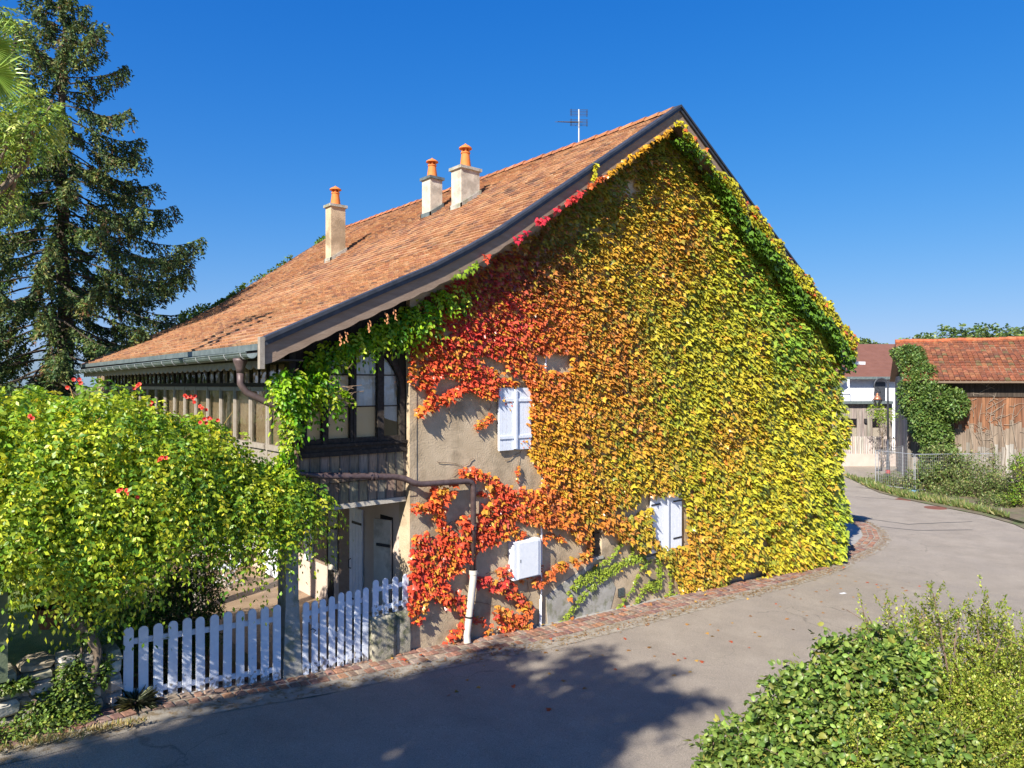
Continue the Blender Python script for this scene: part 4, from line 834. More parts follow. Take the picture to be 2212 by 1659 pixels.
# woody stems
mb = MB()
def stempath(zs, r, wob=.02):
    pts = [W(Zz(*p)) for p in zs]; out = []
    for a, b in zip(pts[:-1], pts[1:]):
        for k in range(4): t = k / 4; out.append((a[0] + (b[0] - a[0]) * t + random.uniform(-wob, wob), -.02, a[1] + (b[1] - a[1]) * t + random.uniform(-wob, wob)))
    out.append((pts[-1][0], -.02, pts[-1][1])); mb.tube(out, [r * (1 - .6 * i / len(out)) for i in range(len(out))], 5)
for a, w_ in arms + garms: stempath(a, .007)
for s in ([(462, 545), (475, 480), (440, 440)], [(380, 760), (330, 800), (275, 845)], [(200, 775), (280, 780), (330, 800)], [(255, 510), (262, 550), (250, 590)], [(600, 860), (605, 800), (625, 720)], [(380, 1480), (450, 1495), (560, 1520)], [(660, 1380), (665, 1440), (650, 1500)], [(620, 320), (560, 300), (480, 330), (440, 330)], [(100, 990), (150, 960), (200, 945)], [(780, 1320), (800, 1270), (790, 1330)], [(450, 1340), (520, 1320), (560, 1300)], [(240, 1100), (300, 1070), (340, 1060)], [(545, 770), (620, 725), (640, 700)]): stempath(s, .006)
for s in ([(1500, 1500), (1480, 1400), (1440, 1280), (1400, 1230)], [(2180, 1290), (2170, 1200), (2190, 1100)], [(1430, 1440), (1500, 1380), (1600, 1290)]): stempath(s, .025)
mb.build('stem', M['twig'], root)

# ================================================================== GENERIC SHRUBS AND TREES
def bush(name, label, cat, ells, n, size, cols, wts, T=T_OVAL, m='leaf', group=None, shell=.5, stems=6, loc=None, drp=.3, outw=.8, v=.16, floor=None, stem_m='twig', twig=None):
    c0 = np.array(ells)[:, :3].mean(0); gz = loc[2] if loc else min(e[2] - e[5] for e in ells)
    bx, by = (loc[0], loc[1]) if loc else (c0[0], c0[1]); r = thing(name, label, cat, (bx, by, gz), group)
    if twig:
        per, tl, up, spread = twig; k = n // per; B, bd = ell_points(ells, k, shell)
        td = unit(bd * .8 + RG.normal(0, .45, (k, 3)) + np.array([0, 0, up])); t = RG.random((k, per, 1)); ln_ = tl * RG.uniform(.5, 1.4, (k, 1, 1))
        P = B[:, None] + td[:, None] * ln_ * (t - .35) + RG.normal(0, 1, (k, per, 3)) * spread * (1.15 - t) + np.array([0, 0, -.25 * tl]) * t ** 2 * (1 if up < .5 else -.3)
        P = P.reshape(-1, 3); d = np.repeat(td, per, 0); tw_ = np.repeat(1 + RG.normal(0, .16, (k, 1)), per, 0); n = len(P); twp = (B, td)
    else:
        P, d = ell_points(ells, n, shell)
    if floor is not None: k = P[:, 2] > floor; P, d = P[k], d[k]
    n = len(P); D = d * outw + RG.normal(0, .6, (n, 3)) + np.array([0, 0, -drp]); Nn = d * .5 + RG.normal(0, .45, (n, 3)) + np.array([0, 0, .8])
    cn = vnoise(P, 2.6, 9)[:, None]; C = pickcol(n, cols, wts, v) * (1 + .18 * cn)
    if twig and floor is None: C = C * tw_
    C = np.clip(C, .002, .9)
    leaves('foliage', P, D, Nn, size * RG.uniform(.6, 1.25, n), C, M[m], r, T)
    mb = MB()
    for k in range(stems):
        e = ells[k % len(ells)]; p, rs = limb((bx + random.uniform(-.12, .12), by + random.uniform(-.12, .12), gz), (e[0] + random.uniform(-.6, .6) * e[3], e[1] + random.uniform(-.6, .6) * e[4], e[2] + random.uniform(0, .6) * e[5]), .022, .006, .1); mb.tube(p, rs, 6)
    if twig:
        for i in range(0, len(twp[0]), max(1, len(twp[0]) // 260)):
            a = Vector(twp[0][i]); t_ = Vector(twp[1][i]); mb.tube([a - t_ * twig[1] * 1.1 - Vector((0, 0, .05)), a, a + t_ * twig[1] * .55], [.006, .004, .002], 4, cap=False)
    mb.build('stem', M[stem_m], r); return r
G1, G2, G3, G4, G5 = (.20, .32, .035), (.115, .215, .03), (.30, .38, .04), (.07, .13, .028), (.42, .44, .06)

# ---- trumpet vine crown left of the house
TV = thing('trumpet_vine', 'massive bright green vine with red trumpet flowers on a twisted trunk', 'vine', (-4.75, .05, .4))
E_ = [(-5.5, .45, 3.45, 1.35, 1.35, 1.18), (-4.6, .25, 3.45, 1.15, 1.3, 1.20), (-3.75, .2, 3.18, 1.0, 1.15, 1.08), (-3.0, .1, 2.90, .85, .95, .85), (-2.45, .0, 2.72, .62, .75, .72), (-6.6, .8, 3.4, 1.3, 1.4, 1.2), (-2.05, -.1, 2.75, .42, .5, .50), (-7.6, 1.2, 3.3, 1.2, 1.3, 1.2), (-4.7, -.1, 2.6, 1.2, .9, .65), (-5.7, -.1, 2.7, 1.2, .9, .7)]
P, O = ell_points(E_, 19000, .62); P = P + O * (.16 * vnoise(P, 4.2, 77)[:, None]); P[:, 2] -= .05
kp = P[:, 2] > 2.38 + .15 * (P[:, 0] < -4.9) + .22 * (P[:, 0] > -3.9) * (P[:, 0] < -2.4) + .2 * np.sin(P[:, 0] * 3.1 + 1) + .10 * np.sin(P[:, 0] * 9 + P[:, 1] * 5); P, O = P[kp], O[kp]
cols = [lin((170, 192, 40)), lin((130, 170, 38)), lin((200, 208, 50)), lin((88, 135, 35)), lin((222, 212, 55))]
cols = [tuple(np.array(c) * [.88, .86, .85] + .01) for c in cols]
Ps, Ds, Ns, Ss, Cs = sprays(P, O, 11, .36, .068, 1.5, cols, [5, 5, 2.6, 1.6, .4], .14)
leaves('foliage', Ps, Ds, Ns, Ss, Cs, M['leaf'], TV, T_OVAL if False else T_DIA)
mb = MB()
tp = lambda x, y, Y: onY(x, y, Y)
for pts, rs in (([tp(205, 1452, -.28), tp(213, 1400, -.26), tp(190, 1362, -.2), tp(172, 1335, -.1), tp(160, 1305, 0), tp(150, 1280, .05), tp(128, 1255, .1), tp(90, 1228, .15)], [.04, .05, .07, .10, .135, .14, .10, .06]),
                ([tp(165, 1320, .0), tp(180, 1285, .08), tp(215, 1262, .15), tp(245, 1235, .2), tp(250, 1180, .3), tp(300, 1100, .3)], [.10, .10, .09, .085, .07, .05]),
                ([tp(150, 1290, .05), tp(185, 1250, .1), tp(190, 1190, .2), tp(160, 1080, .3)], [.1, .08, .07, .05]),
                ([tp(212, 1400, -.26), tp(208, 1440, -.27), tp(195, 1480, -.3)], [.04, .03, .025])):
    q = [Vector(p) for p in pts]; sm = []; sr = []
    for i in range(len(q) - 1):
        for k in range(4):
            t = k / 4; sm.append(q[i].lerp(q[i + 1], t) + Vector((random.uniform(-1, 1), random.uniform(-1, 1), 0)) * .008); sr.append((rs[i] + (rs[i + 1] - rs[i]) * t) * random.uniform(.9, 1.1))
    sm.append(q[-1]); sr.append(rs[-1]); mb.tube(sm, sr, 9)
    for a in (0, 2.1, 4.2):     # twisting strands
        mb.tube([p + Vector((math.cos(a + i * .33), math.sin(a + i * .33) * .8, 0)) * sr[i] * .72 for i, p in enumerate(sm)], [r * .45 for r in sr], 6)
mb.build('trunk', M['bark'], TV, smooth=True)
mb = MB()
for k in range(60):
    i = random.randrange(len(P)); a = Vector(P[i]); d = Vector(O[i]); mb.tube([a - d * .3, a, a + d * .25 + Vector((0, 0, .05))], [.008, .007, .004], 5)
mb.build('shoots', mat('shoot_orange', (.30, .20, .06), (.36, .16, .05), 5, .8), TV)
def flowers(pix, Yf):
    for (x, y) in pix:
        c = Vector(onY(x, y, Yf(x, y))); mb = MB()
        for k in range(random.choice((2, 3))):
            o = c + Vector((random.uniform(-.07, .07), random.uniform(-.05, .05), random.uniform(-.05, .05))); d = Vector((-.3 + random.uniform(-.5, .4), -.8, random.uniform(-.3, .5))).normalized()
            n_ = 9; ref = d.cross(Vector((0, 0, 1))).normalized(); up = ref.cross(d)
            rr = [(0, .005), (.035, .008), (.045, .015), (.05, .026)]; vs = []
            for s_, r_ in rr: vs += [o + d * s_ + (ref * math.cos(2 * math.pi * j / n_) + up * math.sin(2 * math.pi * j / n_)) * r_ * (1 + (.18 * math.cos(5 * 2 * math.pi * j / n_) if r_ > .03 else 0)) for j in range(n_)]
            mb.add(vs, [(i * n_ + j, i * n_ + (j + 1) % n_, (i + 1) * n_ + (j + 1) % n_, (i + 1) * n_ + j) for i in range(3) for j in range(n_)])
        mb.build('flower', M['flower'], TV, smooth=True)
flowers([(163, 822), (173, 823), (292, 832), (325, 870), (398, 848), (412, 853), (418, 862), (452, 890), (462, 895), (438, 905), (350, 980), (343, 983), (62, 902), (268, 1054), (286, 1062), (440, 872)], lambda x, y: -1.0 if y > 950 else (-.55 if y > 880 else -.15))
# ---- climber on the veranda corner and under the eave
CV = thing('wisteria', 'light green climber on the corner post of the veranda, hanging from the scalloped bargeboard', 'vine', (-2.1, -.1, 2.7))
E2 = [(-2.3, -.28, 4.6, .25, .18, .24), (-2.18, -.22, 4.25, .16, .14, .36), (-1.85, -.25, 4.62, .28, .15, .18), (-1.5, -.3, 4.42, .18, .12, .10), (-2.0, -.25, 4.3, .14, .12, .16), (-2.25, -.2, 3.75, .09, .09, .34), (-2.3, -.22, 3.35, .12, .12, .22)]
P, O = ell_points(E2, 340, .3); c2 = [tuple(np.array(lin(c)) * .75) for c in ((165, 205, 40), (120, 180, 35), (195, 215, 55), (80, 140, 35))]
P2, O2 = [], []
for x0, x1, k in ((-1.9, -.3, 220), (-.3, .6, 260), (.6, 1.2, 60)):
    x = RG.uniform(x0, x1, k); dz = RG.random(k); P2.append(np.stack([x, .02 - RG.random(k) * .2, np.array([prof(a) for a in x]) - .48 - dz * (.30 if x0 < -.5 else .45)], 1)); O2.append(RG.normal(0, .6, (k, 3)) + np.array([0, -.4, -1.2]))
P = np.concatenate([P] + P2); O = unit(np.concatenate([O] + O2))
Ps, Ds, Ns, Ss, Cs = sprays(P, O, 9, .20, .075, 1.1, c2, [5, 4, 2, 1.5], .12)
leaves('foliage', Ps, Ds, Ns, Ss, Cs, M['leaf'], CV, T_OVAL)
mb = MB(); mb.tube([(-2.12, -.12, 2.9), (-2.08, -.15, 3.4), (-2.14, -.12, 3.9), (-2.05, -.15, 4.3), (-1.7, -.1, 4.7), (-1.0, .03, 5.1)], [.03, .028, .025, .022, .016, .01], 7)
for k in range(14):
    a = Vector((random.uniform(-2.3, -1.2), -.3, random.uniform(4.1, 4.9))); mb.tube([a, a + Vector((random.uniform(-.3, .4), -.15, random.uniform(-.1, .15)))], [.009, .005], 5)
mb.build('stem', M['twig'], CV)
mb = MB()
for x in (-1.5, -1.42, -1.02, -.7, -.55):
    for k in range(9): a = Vector((x + random.uniform(-.03, .03), -.42 + random.uniform(-.03, .03), prof(x) - .38 - .02 * k)); mb.bar(a, a + Vector((random.uniform(-.02, .02), -.02, -.035)), .018, .008)
mb.build('dry_pods', mat('dry_leaf', (.42, .17, .07), (.55, .26, .12), 20, .9), CV)
# climbing plant that has spread on to the far verge of the roof
rv = thing('roof_creeper', 'dark green creeper straggling along the far edge of the tiled roof', 'creeper', (1.0, 14.3, 7.0))
X = np.concatenate([RG.uniform(.1, 2.6, 500), RG.uniform(2.8, 4.6, 140), RG.uniform(5.7, 6.9, 160)]); n = len(X)
Q = np.stack([X, np.array([yback(x) for x in X]) + RG.normal(0, .09, n), np.array([prof(x) for x in X]) + .04 + RG.random(n) * (.08 + .12 * (np.sin(X * 3) > .2) + .1 * (X < 1.2))], 1)
leaves('foliage', Q, RG.normal(0, 1, (n, 3)), RG.normal(0, .6, (n, 3)) + np.array([0, 0, 1]), RG.uniform(.08, .15, n), pickcol(n, [G2, G1, G4], [4, 2, 2]), M['leaf'], rv, T_OVAL)
mb = MB(); mb.tube([(x, yback(x), prof(x) + .03) for x in np.linspace(.1, 6.8, 20)], .012, 5); mb.build('stem', M['twig'], rv)

# ---- shrubs and small plants around the wall and terrace
dkc = [(.05, .10, .018), (.08, .16, .025), (.14, .24, .04), (.035, .06, .014)]
bush('hedge_shrub', 'dark dense shrub at the edge of the terrace behind the picket fence', 'shrub', [(-3.2, 1.3, 1.15, .5, .6, .95), (-3.0, 1.9, 1.1, .4, .5, .95), (-3.55, .8, 1.0, .5, .45, .8)], 15000, .05, dkc, [3, 3, 1.5, 2], T_DIA, shell=.45, floor=.1, twig=(14, .22, .2, .05))
bush('hedge_shrub', 'lighter yellow-green shrub between the twisted trunk and the dark shrub', 'shrub', [(-3.95, 1.3, 1.5, .5, .6, .75), (-4.2, .9, 1.0, .4, .5, .6)], 6000, .06, [(.16, .27, .04), (.24, .34, .05), (.09, .16, .03)], [3, 2, 2], T_DIA, shell=.5, floor=.4)
bush('wall_ivy', 'mixed ivy and weeds tumbling over the stone wall below the twisted trunk', 'ivy', [(-5.02, -.25, .85, .24, .15, .40), (-5.3, -.28, .62, .26, .13, .32), (-5.05, -.3, .55, .32, .15, .2), (-5.65, -.3, 1.08, .28, .1, .08)], 3600, .06, [(.12, .20, .035), (.19, .27, .045), (.07, .12, .03), (.3, .34, .06)], [4, 3, 3, 1], T_OVAL, shell=.3)
bush('weed_clump', 'leafy weeds growing at the foot of the stone wall in the bottom left corner', 'weeds', [(-5.3, -.5, .54, .42, .2, .20), (-5.75, -.5, .58, .42, .22, .2), (-4.98, -.42, .44, .22, .12, .12), (-6.3, -.5, .7, .5, .25, .3)], 4000, .05, [(.15, .24, .045), (.24, .33, .06), (.08, .13, .03), (.38, .4, .08)], [4, 3, 2, 1], T_DIA, shell=.2)
bush('hanging_ivy', 'heart-leaved ivy hanging around the base of the twisted trunk', 'ivy', [(-4.86, -.1, 1.62, .13, .16, .34), (-4.95, -.05, 1.9, .14, .15, .22), (-4.68, -.25, 1.02, .10, .1, .22)], 800, .075, [(.13, .22, .035), (.20, .30, .05), (.08, .14, .03)], [3, 2, 2], T_OVAL, shell=.2)
mb_n = 260; th = RG.uniform(0, 6.28, mb_n)
sp = thing('grass_tuft', 'tuft of long drooping blades at the foot of the first picket', 'grass tuft', (-4.32, -.22, .43))
leaves('blades', np.stack([-4.32 + .05 * np.cos(th), -.22 + .05 * np.sin(th), np.full(mb_n, .44)], 1), np.stack([np.cos(th), np.sin(th), RG.uniform(-.1, 1.3, mb_n)], 1), np.tile([0, 0, 1.], (mb_n, 1)), RG.uniform(.14, .3, mb_n), pickcol(mb_n, [(.12, .14, .08), (.2, .2, .13), (.08, .1, .05)], [1, 1, 1]), M['leaf'], sp, (np.array([(0, 0, 0), (-.04, .3, .2), (0, 1, -.05), (.04, .3, .2)]), [(0, 1, 2), (0, 2, 3)]))
fn = thing('fern', 'feathery fern behind the first pickets of the white fence', 'fern', (-3.95, .35, .9))
Ps, Ds, Ns, Ss, Cs = [], [], [], [], []
for k in range(11):
    a = k * .6; d = np.array([math.cos(a), math.sin(a), .9]); 
    for j in range(16):
        t = j / 16
        for s in (-1, 1):
            p = np.array([-3.95, .35, .95]) + d * .55 * t + np.array([0, 0, -.25 * t * t]); sdv = np.cross(d, [0, 0, 1]); Ps.append(p); Ds.append(sdv * s + d * .3); Ns.append([0, 0, 1]); Ss.append(.15 * (1 - t) + .03); Cs.append((.13, .24, .04))
leaves('fronds', Ps, Ds, Ns, Ss, Cs, M['leaf'], fn, T_THIN)
th = RG.uniform(0, 1, 900); q = np.stack([-5.9 + 1.6 * th, -.78 - .10 * RG.random(900), np.array([g(-5.9 + 1.6 * t) for t in th]) + .06], 1)
dg = leaves('dry_grass', q, RG.normal(0, .6, (900, 3)) + np.array([0, 0, 1]), RG.normal(0, 1, (900, 3)), RG.uniform(.03, .10, 900) * (RG.random(900) < .45 + .5 * np.sin(q[:, 0] * 5) ** 2), pickcol(900, [(.5, .4, .2), (.4, .3, .13), (.3, .3, .1)], [2, 1, 1]), M['leaf'], None, T_THIN); dg['kind'] = 'stuff'
# fallen leaves and litter swept along the gutter strip
n = 5200; s = RG.integers(0, 400, n); rs_ = [tuple(p) for p in resample(OUT[3:17], .08)]; s = RG.integers(0, len(rs_), n); oo = offs(rs_, .12)
px = np.array([oo[i][0] for i in s]) + RG.normal(0, .04, n); py = np.array([oo[i][1] for i in s]) + RG.normal(0, .10, n)
kp = RG.random(n) < np.clip(.25 + (px + 2) / 14, .12, .95); px, py = px[kp], py[kp]; n = len(px)
lt = leaves('leaf_litter', np.stack([px, py, np.array([g(x) for x in px]) + .022], 1), RG.normal(0, 1, (n, 3)) * [1, 1, .15], RG.normal(0, .3, (n, 3)) + [0, 0, 1], RG.uniform(.025, .06, n), pickcol(n, [(.36, .19, .07), (.30, .20, .10), (.42, .30, .15), (.25, .12, .06)], [3, 3, 2, 2]), M['leaf'], None, T_DIA); lt['kind'] = 'stuff'
n = 160; x = RG.uniform(-.6, 15, n); y = -.1 - RG.random(n) ** 2 * 3.2; fl = leaves('fallen_leaves', np.stack([x, y, np.array([g(a) for a in x]) + .07 * (y > -.86) + .014], 1), RG.normal(0, 1, (n, 3)) * [1, 1, .1], RG.normal(0, .25, (n, 3)) + [0, 0, 1], RG.uniform(.05, .09, n), pickcol(n, [(.5, .1, .04), (.5, .3, .07), (.4, .2, .06)], [1, 1, 2]), M['leaf'], None, T_IVY); fl['kind'] = 'stuff'
# wicker basket hanging from the trunk
bk_ = onY(110, 1325, -.05); BK = thing('hanging_basket', 'dark wicker basket with a hoop handle hanging from the twisted trunk', 'basket', (bk_[0], bk_[1], bk_[2] - .14))
mb = MB(); mb.lathe((bk_[0], bk_[1], bk_[2] - .14), [(.11, 0), (.13, .06), (.155, .15), (.18, .235), (.19, .26), (.165, .255), (.13, .06), (.10, .02)], 18, .8); mb.build('basket_body', M['wicker'], BK)
mb = MB(); mb.tube([(bk_[0] + .17 * math.cos(t), bk_[1], bk_[2] + .11 + .33 * math.sin(t)) for t in np.linspace(0, math.pi, 14)], .009, 6); mb.build('basket_handle', M['wicker'], BK)
# garden chair and table on the terrace
def chair(x, y, rz):
    t = thing('garden_chair', 'weathered white slatted folding chair on the terrace', 'chair', (x, y, .1)); z = .1
    c_, s_ = math.cos(rz), math.sin(rz); R_ = lambda p: (x + p[0] * c_ - p[1] * s_, y + p[0] * s_ + p[1] * c_, z + p[2])
    for sx in (-.22, .22):
        mb = MB(); mb.bar(R_((sx, -.25, 0)), R_((sx, .28, .42)), .03, .045); mb.build('leg', M['frame_grey'], t); mb = MB(); mb.tube([R_((sx * .9, .30, 0)), R_((sx * .9, -.02, .28)), R_((sx * .9, -.2, .52)), R_((sx * .9, -.27, .92))], .018, 6); mb.build('leg', M['white_worn'], t)
    mb = MB(); [mb.bar(R_((-.23, -.18 + .075 * k, .43 + .004 * k)), R_((.23, -.18 + .075 * k, .43 + .004 * k)), .055, .016) for k in range(6)]; mb.build('seat', M['white_worn'], t)
    mb = MB(); [mb.bar(R_((-.2, -.19 - .016 * k, .56 + .075 * k)), R_((.2, -.19 - .016 * k, .56 + .075 * k)), .016, .05) for k in range(5)]; mb.build('backrest', M['white_worn'], t)
    mb = MB(); mb.bar(R_((-.22, -.12, .1)), R_((.22, -.12, .1)), .025); mb.bar(R_((-.2, .22, .07)), R_((.2, .22, .07)), .025); mb.build('stretcher', M['white_worn'], t)
cx, cy, _ = onZ(492, 1262, .1); chair(cx, cy, .6)
tx, ty, _ = onZ(505, 1225, .1); tx += .3; ty += .5
TT = thing('garden_table', 'round garden table under a bright white cloth on the terrace', 'table', (tx, ty, .1))
mb = MB(); mb.lathe((tx, ty, .1), [(.62, .72), (.63, .75), (.02, .752)], 28); n_ = 56; vs = []
for j, (r_, z_) in enumerate(((.635, .745), (.64, .6), (.66, .42))): vs += [(tx + r_ * (1 + .04 * j * math.sin(k * 9 * 2 * math.pi / n_)) * math.cos(2 * math.pi * k / n_), ty + r_ * (1 + .04 * j * math.sin(k * 9 * 2 * math.pi / n_)) * math.sin(2 * math.pi * k / n_), .1 + z_) for k in range(n_)]
mb.add(vs, [(j * n_ + k, j * n_ + (k + 1) % n_, (j + 1) * n_ + (k + 1) % n_, (j + 1) * n_ + k) for j in range(2) for k in range(n_)]); mb.build('tablecloth', M['white_paint'], TT)
mb = MB(); mb.tube([(tx, ty, .1), (tx, ty, .8)], .03, 8); mb.lathe((tx, ty, .1), [(.25, 0), (.22, .03), (.04, .05)], 14); mb.build('pedestal', M['frame_grey'], TT)

# ================================================================== TREES
def spruce():
    bx, by, _ = LD(-15.2, 24); z0 = .8; Ht = 17.6; r = thing('spruce', 'tall old spruce with drooping dark branches standing behind the left end of the house', 'tree', (bx, by, z0))
    mb = MB(); p, rs = limb((bx, by, z0), (bx + .05, by, z0 + Ht), .34, .03, .12, 16); mb.tube(p, rs, 10); mb.build('trunk', M['bark_dark'], r, smooth=True)
    br = MB(); Ps, Ds, Ss, Cs = [], [], [], []
    for k in range(165):
        t = k / 165; z = z0 + 1.6 + (Ht - 1.9) * t ** .95; a = k * 2.39996 + random.uniform(-.3, .3)
        LN = (7.3 * (1 - t) ** .9 + .4) * random.uniform(.62, 1.08) * (1. if t > .12 else .8); d = Vector((math.cos(a), math.sin(a), 0)); up = .35 if t > .75 else -.02
        pts = []; nseg = 9
        for j in range(nseg + 1):
            u = j / nseg; pts.append(Vector((bx, by, z)) + d * LN * u + Vector((0, 0, LN * (up * u - (.34 if t < .75 else .05) * math.sin(u * 2.2) * u + .20 * u ** 3))) + Vector((-d.y, d.x, 0)) * .12 * LN * math.sin(u * 2 + a) * .5)
        br.tube(pts, [max(.008, .05 * (1 - .85 * j / nseg) * (1 - .6 * t)) for j in range(nseg + 1)], 5, cap=False)
        nt_ = int(LN * 28) + 10
        dens = random.uniform(.75, 1.25)
        for q in range(int(nt_ * dens)):
            u = random.uniform(.10 if LN < 2 else .22, 1.0) ** .8; i = min(int(u * nseg), nseg - 1); p = pts[i].lerp(pts[i + 1], u * nseg - i)
            sd_ = random.choice((-1, 1)) * random.uniform(.2, 1) ; lat_ = Vector((-d.y, d.x, 0)) * sd_; tl_ = random.uniform(.3, .95) * min(1, .4 + LN * .2) * (1 - .3 * u)
            out = (d * .5 + lat_ * .8).normalized(); c0 = random.choice(((.06, .105, .035), (.08, .13, .04), (.12, .165, .05), (.045, .08, .035), (.19, .22, .06)))
            if random.random() < .05: c0 = (.16, .10, .045)
            m_ = max(3, int(tl_ / .075))
            for s_ in range(m_):
                f = s_ / m_; pp = p + out * tl_ * .45 * math.sqrt(f) + Vector((0, 0, -tl_ * .95 * f)) + Vector((random.gauss(0, .03), random.gauss(0, .03), 0))
                for _ in range(2):
                    Ps.append(pp); Ds.append((out.x * .5 + random.gauss(0, .6), out.y * .5 + random.gauss(0, .6), -.7 + random.gauss(0, .4))); Ss.append(random.uniform(.09, .17)); Cs.append(tuple(v * random.uniform(.8, 1.2) for v in c0))
    br.build('branches', M['bark_dark'], r); n = len(Ps)
    leaves('foliage', Ps, Ds, RG.normal(0, 1, (n, 3)), Ss, Cs, M['needle'], r, (np.array([(0, 0, 0), (-.20, .35, 0), (0, 1, 0), (.20, .35, 0)]), [(0, 1, 2), (0, 2, 3)]))
    # ivy that wraps the spruce trunk
    n = 5000; z = RG.uniform(1, 12.5, n); a = RG.uniform(0, 6.28, n); rr = .38 + .25 * RG.random(n) * (1 + .5 * np.sin(z * 2 + a)) - z * .012
    leaves('trunk_ivy', np.stack([bx + rr * np.cos(a), by + rr * np.sin(a), z], 1), np.stack([np.cos(a), np.sin(a), -RG.random(n) * 1.5], 1), np.stack([np.cos(a), np.sin(a), np.ones(n)], 1), RG.uniform(.08, .17, n), pickcol(n, [(.05, .09, .02), (.09, .14, .03), (.03, .055, .016)], [3, 2, 2]), M['leaf'], r, T_OVAL)
spruce()
def tree(name, label, base, crowns, n, ls, cols, wts, tr, group=None, ln=.32, nl=7, T=T_DIA, m='leaf', shell=.45, droop=.5, cat='tree'):
    r = thing(name, label, cat, base, group); b = Vector(base); mb = MB()
    c0 = Vector(np.array(crowns)[:, :3].mean(0)); fork = b.lerp(c0, .55); fork.x = b.x * .6 + c0.x * .4; fork.y = b.y * .6 + c0.y * .4
    p, rs = limb(b, fork, tr, tr * .6, tr * .6, 9); mb.tube(p, rs, 10)
    for e in crowns:
        for k in range(3):
            q = Vector((e[0] + random.uniform(-.5, .5) * e[3], e[1] + random.uniform(-.5, .5) * e[4], e[2] + random.uniform(-.2, .6) * e[5])); p, rs = limb(fork, q, tr * .45, tr * .08, .25, 8); mb.tube(p, rs, 7)
    mb.build('trunk', M['bark'], r, smooth=True)
    P, O = ell_points(crowns, n, shell); Ps, Ds, Ns, Ss, Cs = sprays(P, O, nl, ln, ls, droop, cols, wts, .16)
    leaves('crown', Ps, Ds, Ns, Ss, Cs, M[m], r, T); return r
lc = [tuple(np.array(lin(c)) * .85) for c in ((165, 190, 85), (125, 160, 65), (195, 210, 105), (85, 120, 50))]
c_ = lambda x, y, D, rx, rz: (*PD(x, y, D), rx, rx, rz)
tree('ash_tree', 'light green ash tree at the upper left edge, in front of the spruce', LD(-14.2, 17, .9), [c_(-20, 240, 17, 1.25, 1.0), c_(55, 265, 17, .80, .72), c_(90, 235, 17, .4, .4), c_(-120, 130, 17.5, 1.5, 1.5), c_(-30, 40, 17.5, .75, .5), c_(-70, 400, 17, 1.1, .8), c_(25, 70, 17.8, .4, .35)], 2600, .13, lc, [4, 3, 2, 2], .22, ln=.42, nl=9, T=T_THIN if False else (np.array([(0, 0, 0), (-.14, .4, -.05), (0, 1, -.08), (.14, .4, -.05)]), [(0, 1, 2), (0, 2, 3)]), droop=.6)
# palm whose fan leaves reach in at the left edge
pb = LD(-7.35, 9.5, 0); pt = PD(-60, 120, 9.5)
pm = thing('palm', 'palm with spiky fan leaves reaching in at the top left edge', 'palm', (pb[0], pb[1], g(pb[0])))
mb = MB(); p, rs = limb((pb[0], pb[1], g(pb[0])), (pt[0], pt[1], pt[2]), .14, .12, .08, 14); mb.tube(p, rs, 10); mb.build('trunk', M['bark_dark'], pm, smooth=True)
Ps, Ds, Ns, Ss, Cs = [], [], [], [], []
for tipx, tipy, dD in ((-25, 95, 0), (-20, 150, .1), (-35, 60, .4), (-90, 20, .3), (-70, 200, -.3), (-60, 80, 1.0), (-160, 120, .1), (-130, 40, .5)):
    c = np.array(PD(tipx, tipy, 9.5 + dD)); o = c - np.array(pt); o = o / (np.linalg.norm(o) + 1e-6); sd_ = np.cross(o, [0, 0, 1]); sd_ /= np.linalg.norm(sd_)
    for k in range(22):
        a = (k / 21 - .5) * 3.0; up_ = np.cross(sd_, o); Ps.append(c); Ds.append(o * math.cos(a) + sd_ * math.sin(a) * .5 + up_ * math.sin(a) * .8 + np.array([0, 0, -.15])); Ns.append(sd_ + up_ * .4); Ss.append(random.uniform(.42, .52)); Cs.append(rcol((.30, .44, .08)))
leaves('fronds', Ps, Ds, Ns, Ss, Cs, M['leaf_gloss'], pm, (np.array([(0, 0, 0), (-.05, .4, .02), (0, 1, -.06), (.05, .4, .02)]), [(0, 1, 2), (0, 2, 3)]))
# the roadside tree beside the viewpoint whose shade falls on the road
def shadept(x, y, h):
    X, Y, Z = onZ(x, y, -.1); k = (h - Z) / math.tan(math.radians(EL)); return (X - sdx * k, Y - sdy * k, h)
cr = []
for x, y, h, rr in ((1000, 1500, 10.2, 1.35), (1180, 1560, 10.4, 1.2), (800, 1560, 10, 1.4), (600, 1640, 10, 1.3), (1120, 1660, 10.6, 1.3), (420, 1700, 10, 1.0), (280, 1680, 10, .5), (1330, 1480, 10.8, .65), (1250, 1440, 10.6, .6), (1400, 1510, 11.2, .5), (900, 1750, 10.8, 1.3), (620, 1530, 9.6, .7), (1250, 1620, 11, .7), (1080, 1420, 10.2, .6), (1290, 1400, 10.9, .35), (1420, 1440, 11.2, .3), (1480, 1500, 11.4, .35)):
    q = shadept(x, y, h); cr.append((*q, rr, rr, rr * .7))
tree('roadside_tree', 'leafy tree beside the road at left, shading the road', (cr[2][0] - 1.5, cr[2][1] - 1.0, g(-14)), [(a_, b_, c_z, d_ * .66, e_ * .66, f__ * .6) for a_, b_, c_z, d_, e_, f__ in cr], 4200, .17, lc, [4, 3, 2, 2], .3, ln=.45, nl=7, T=T_OVAL, shell=.1, droop=.4)

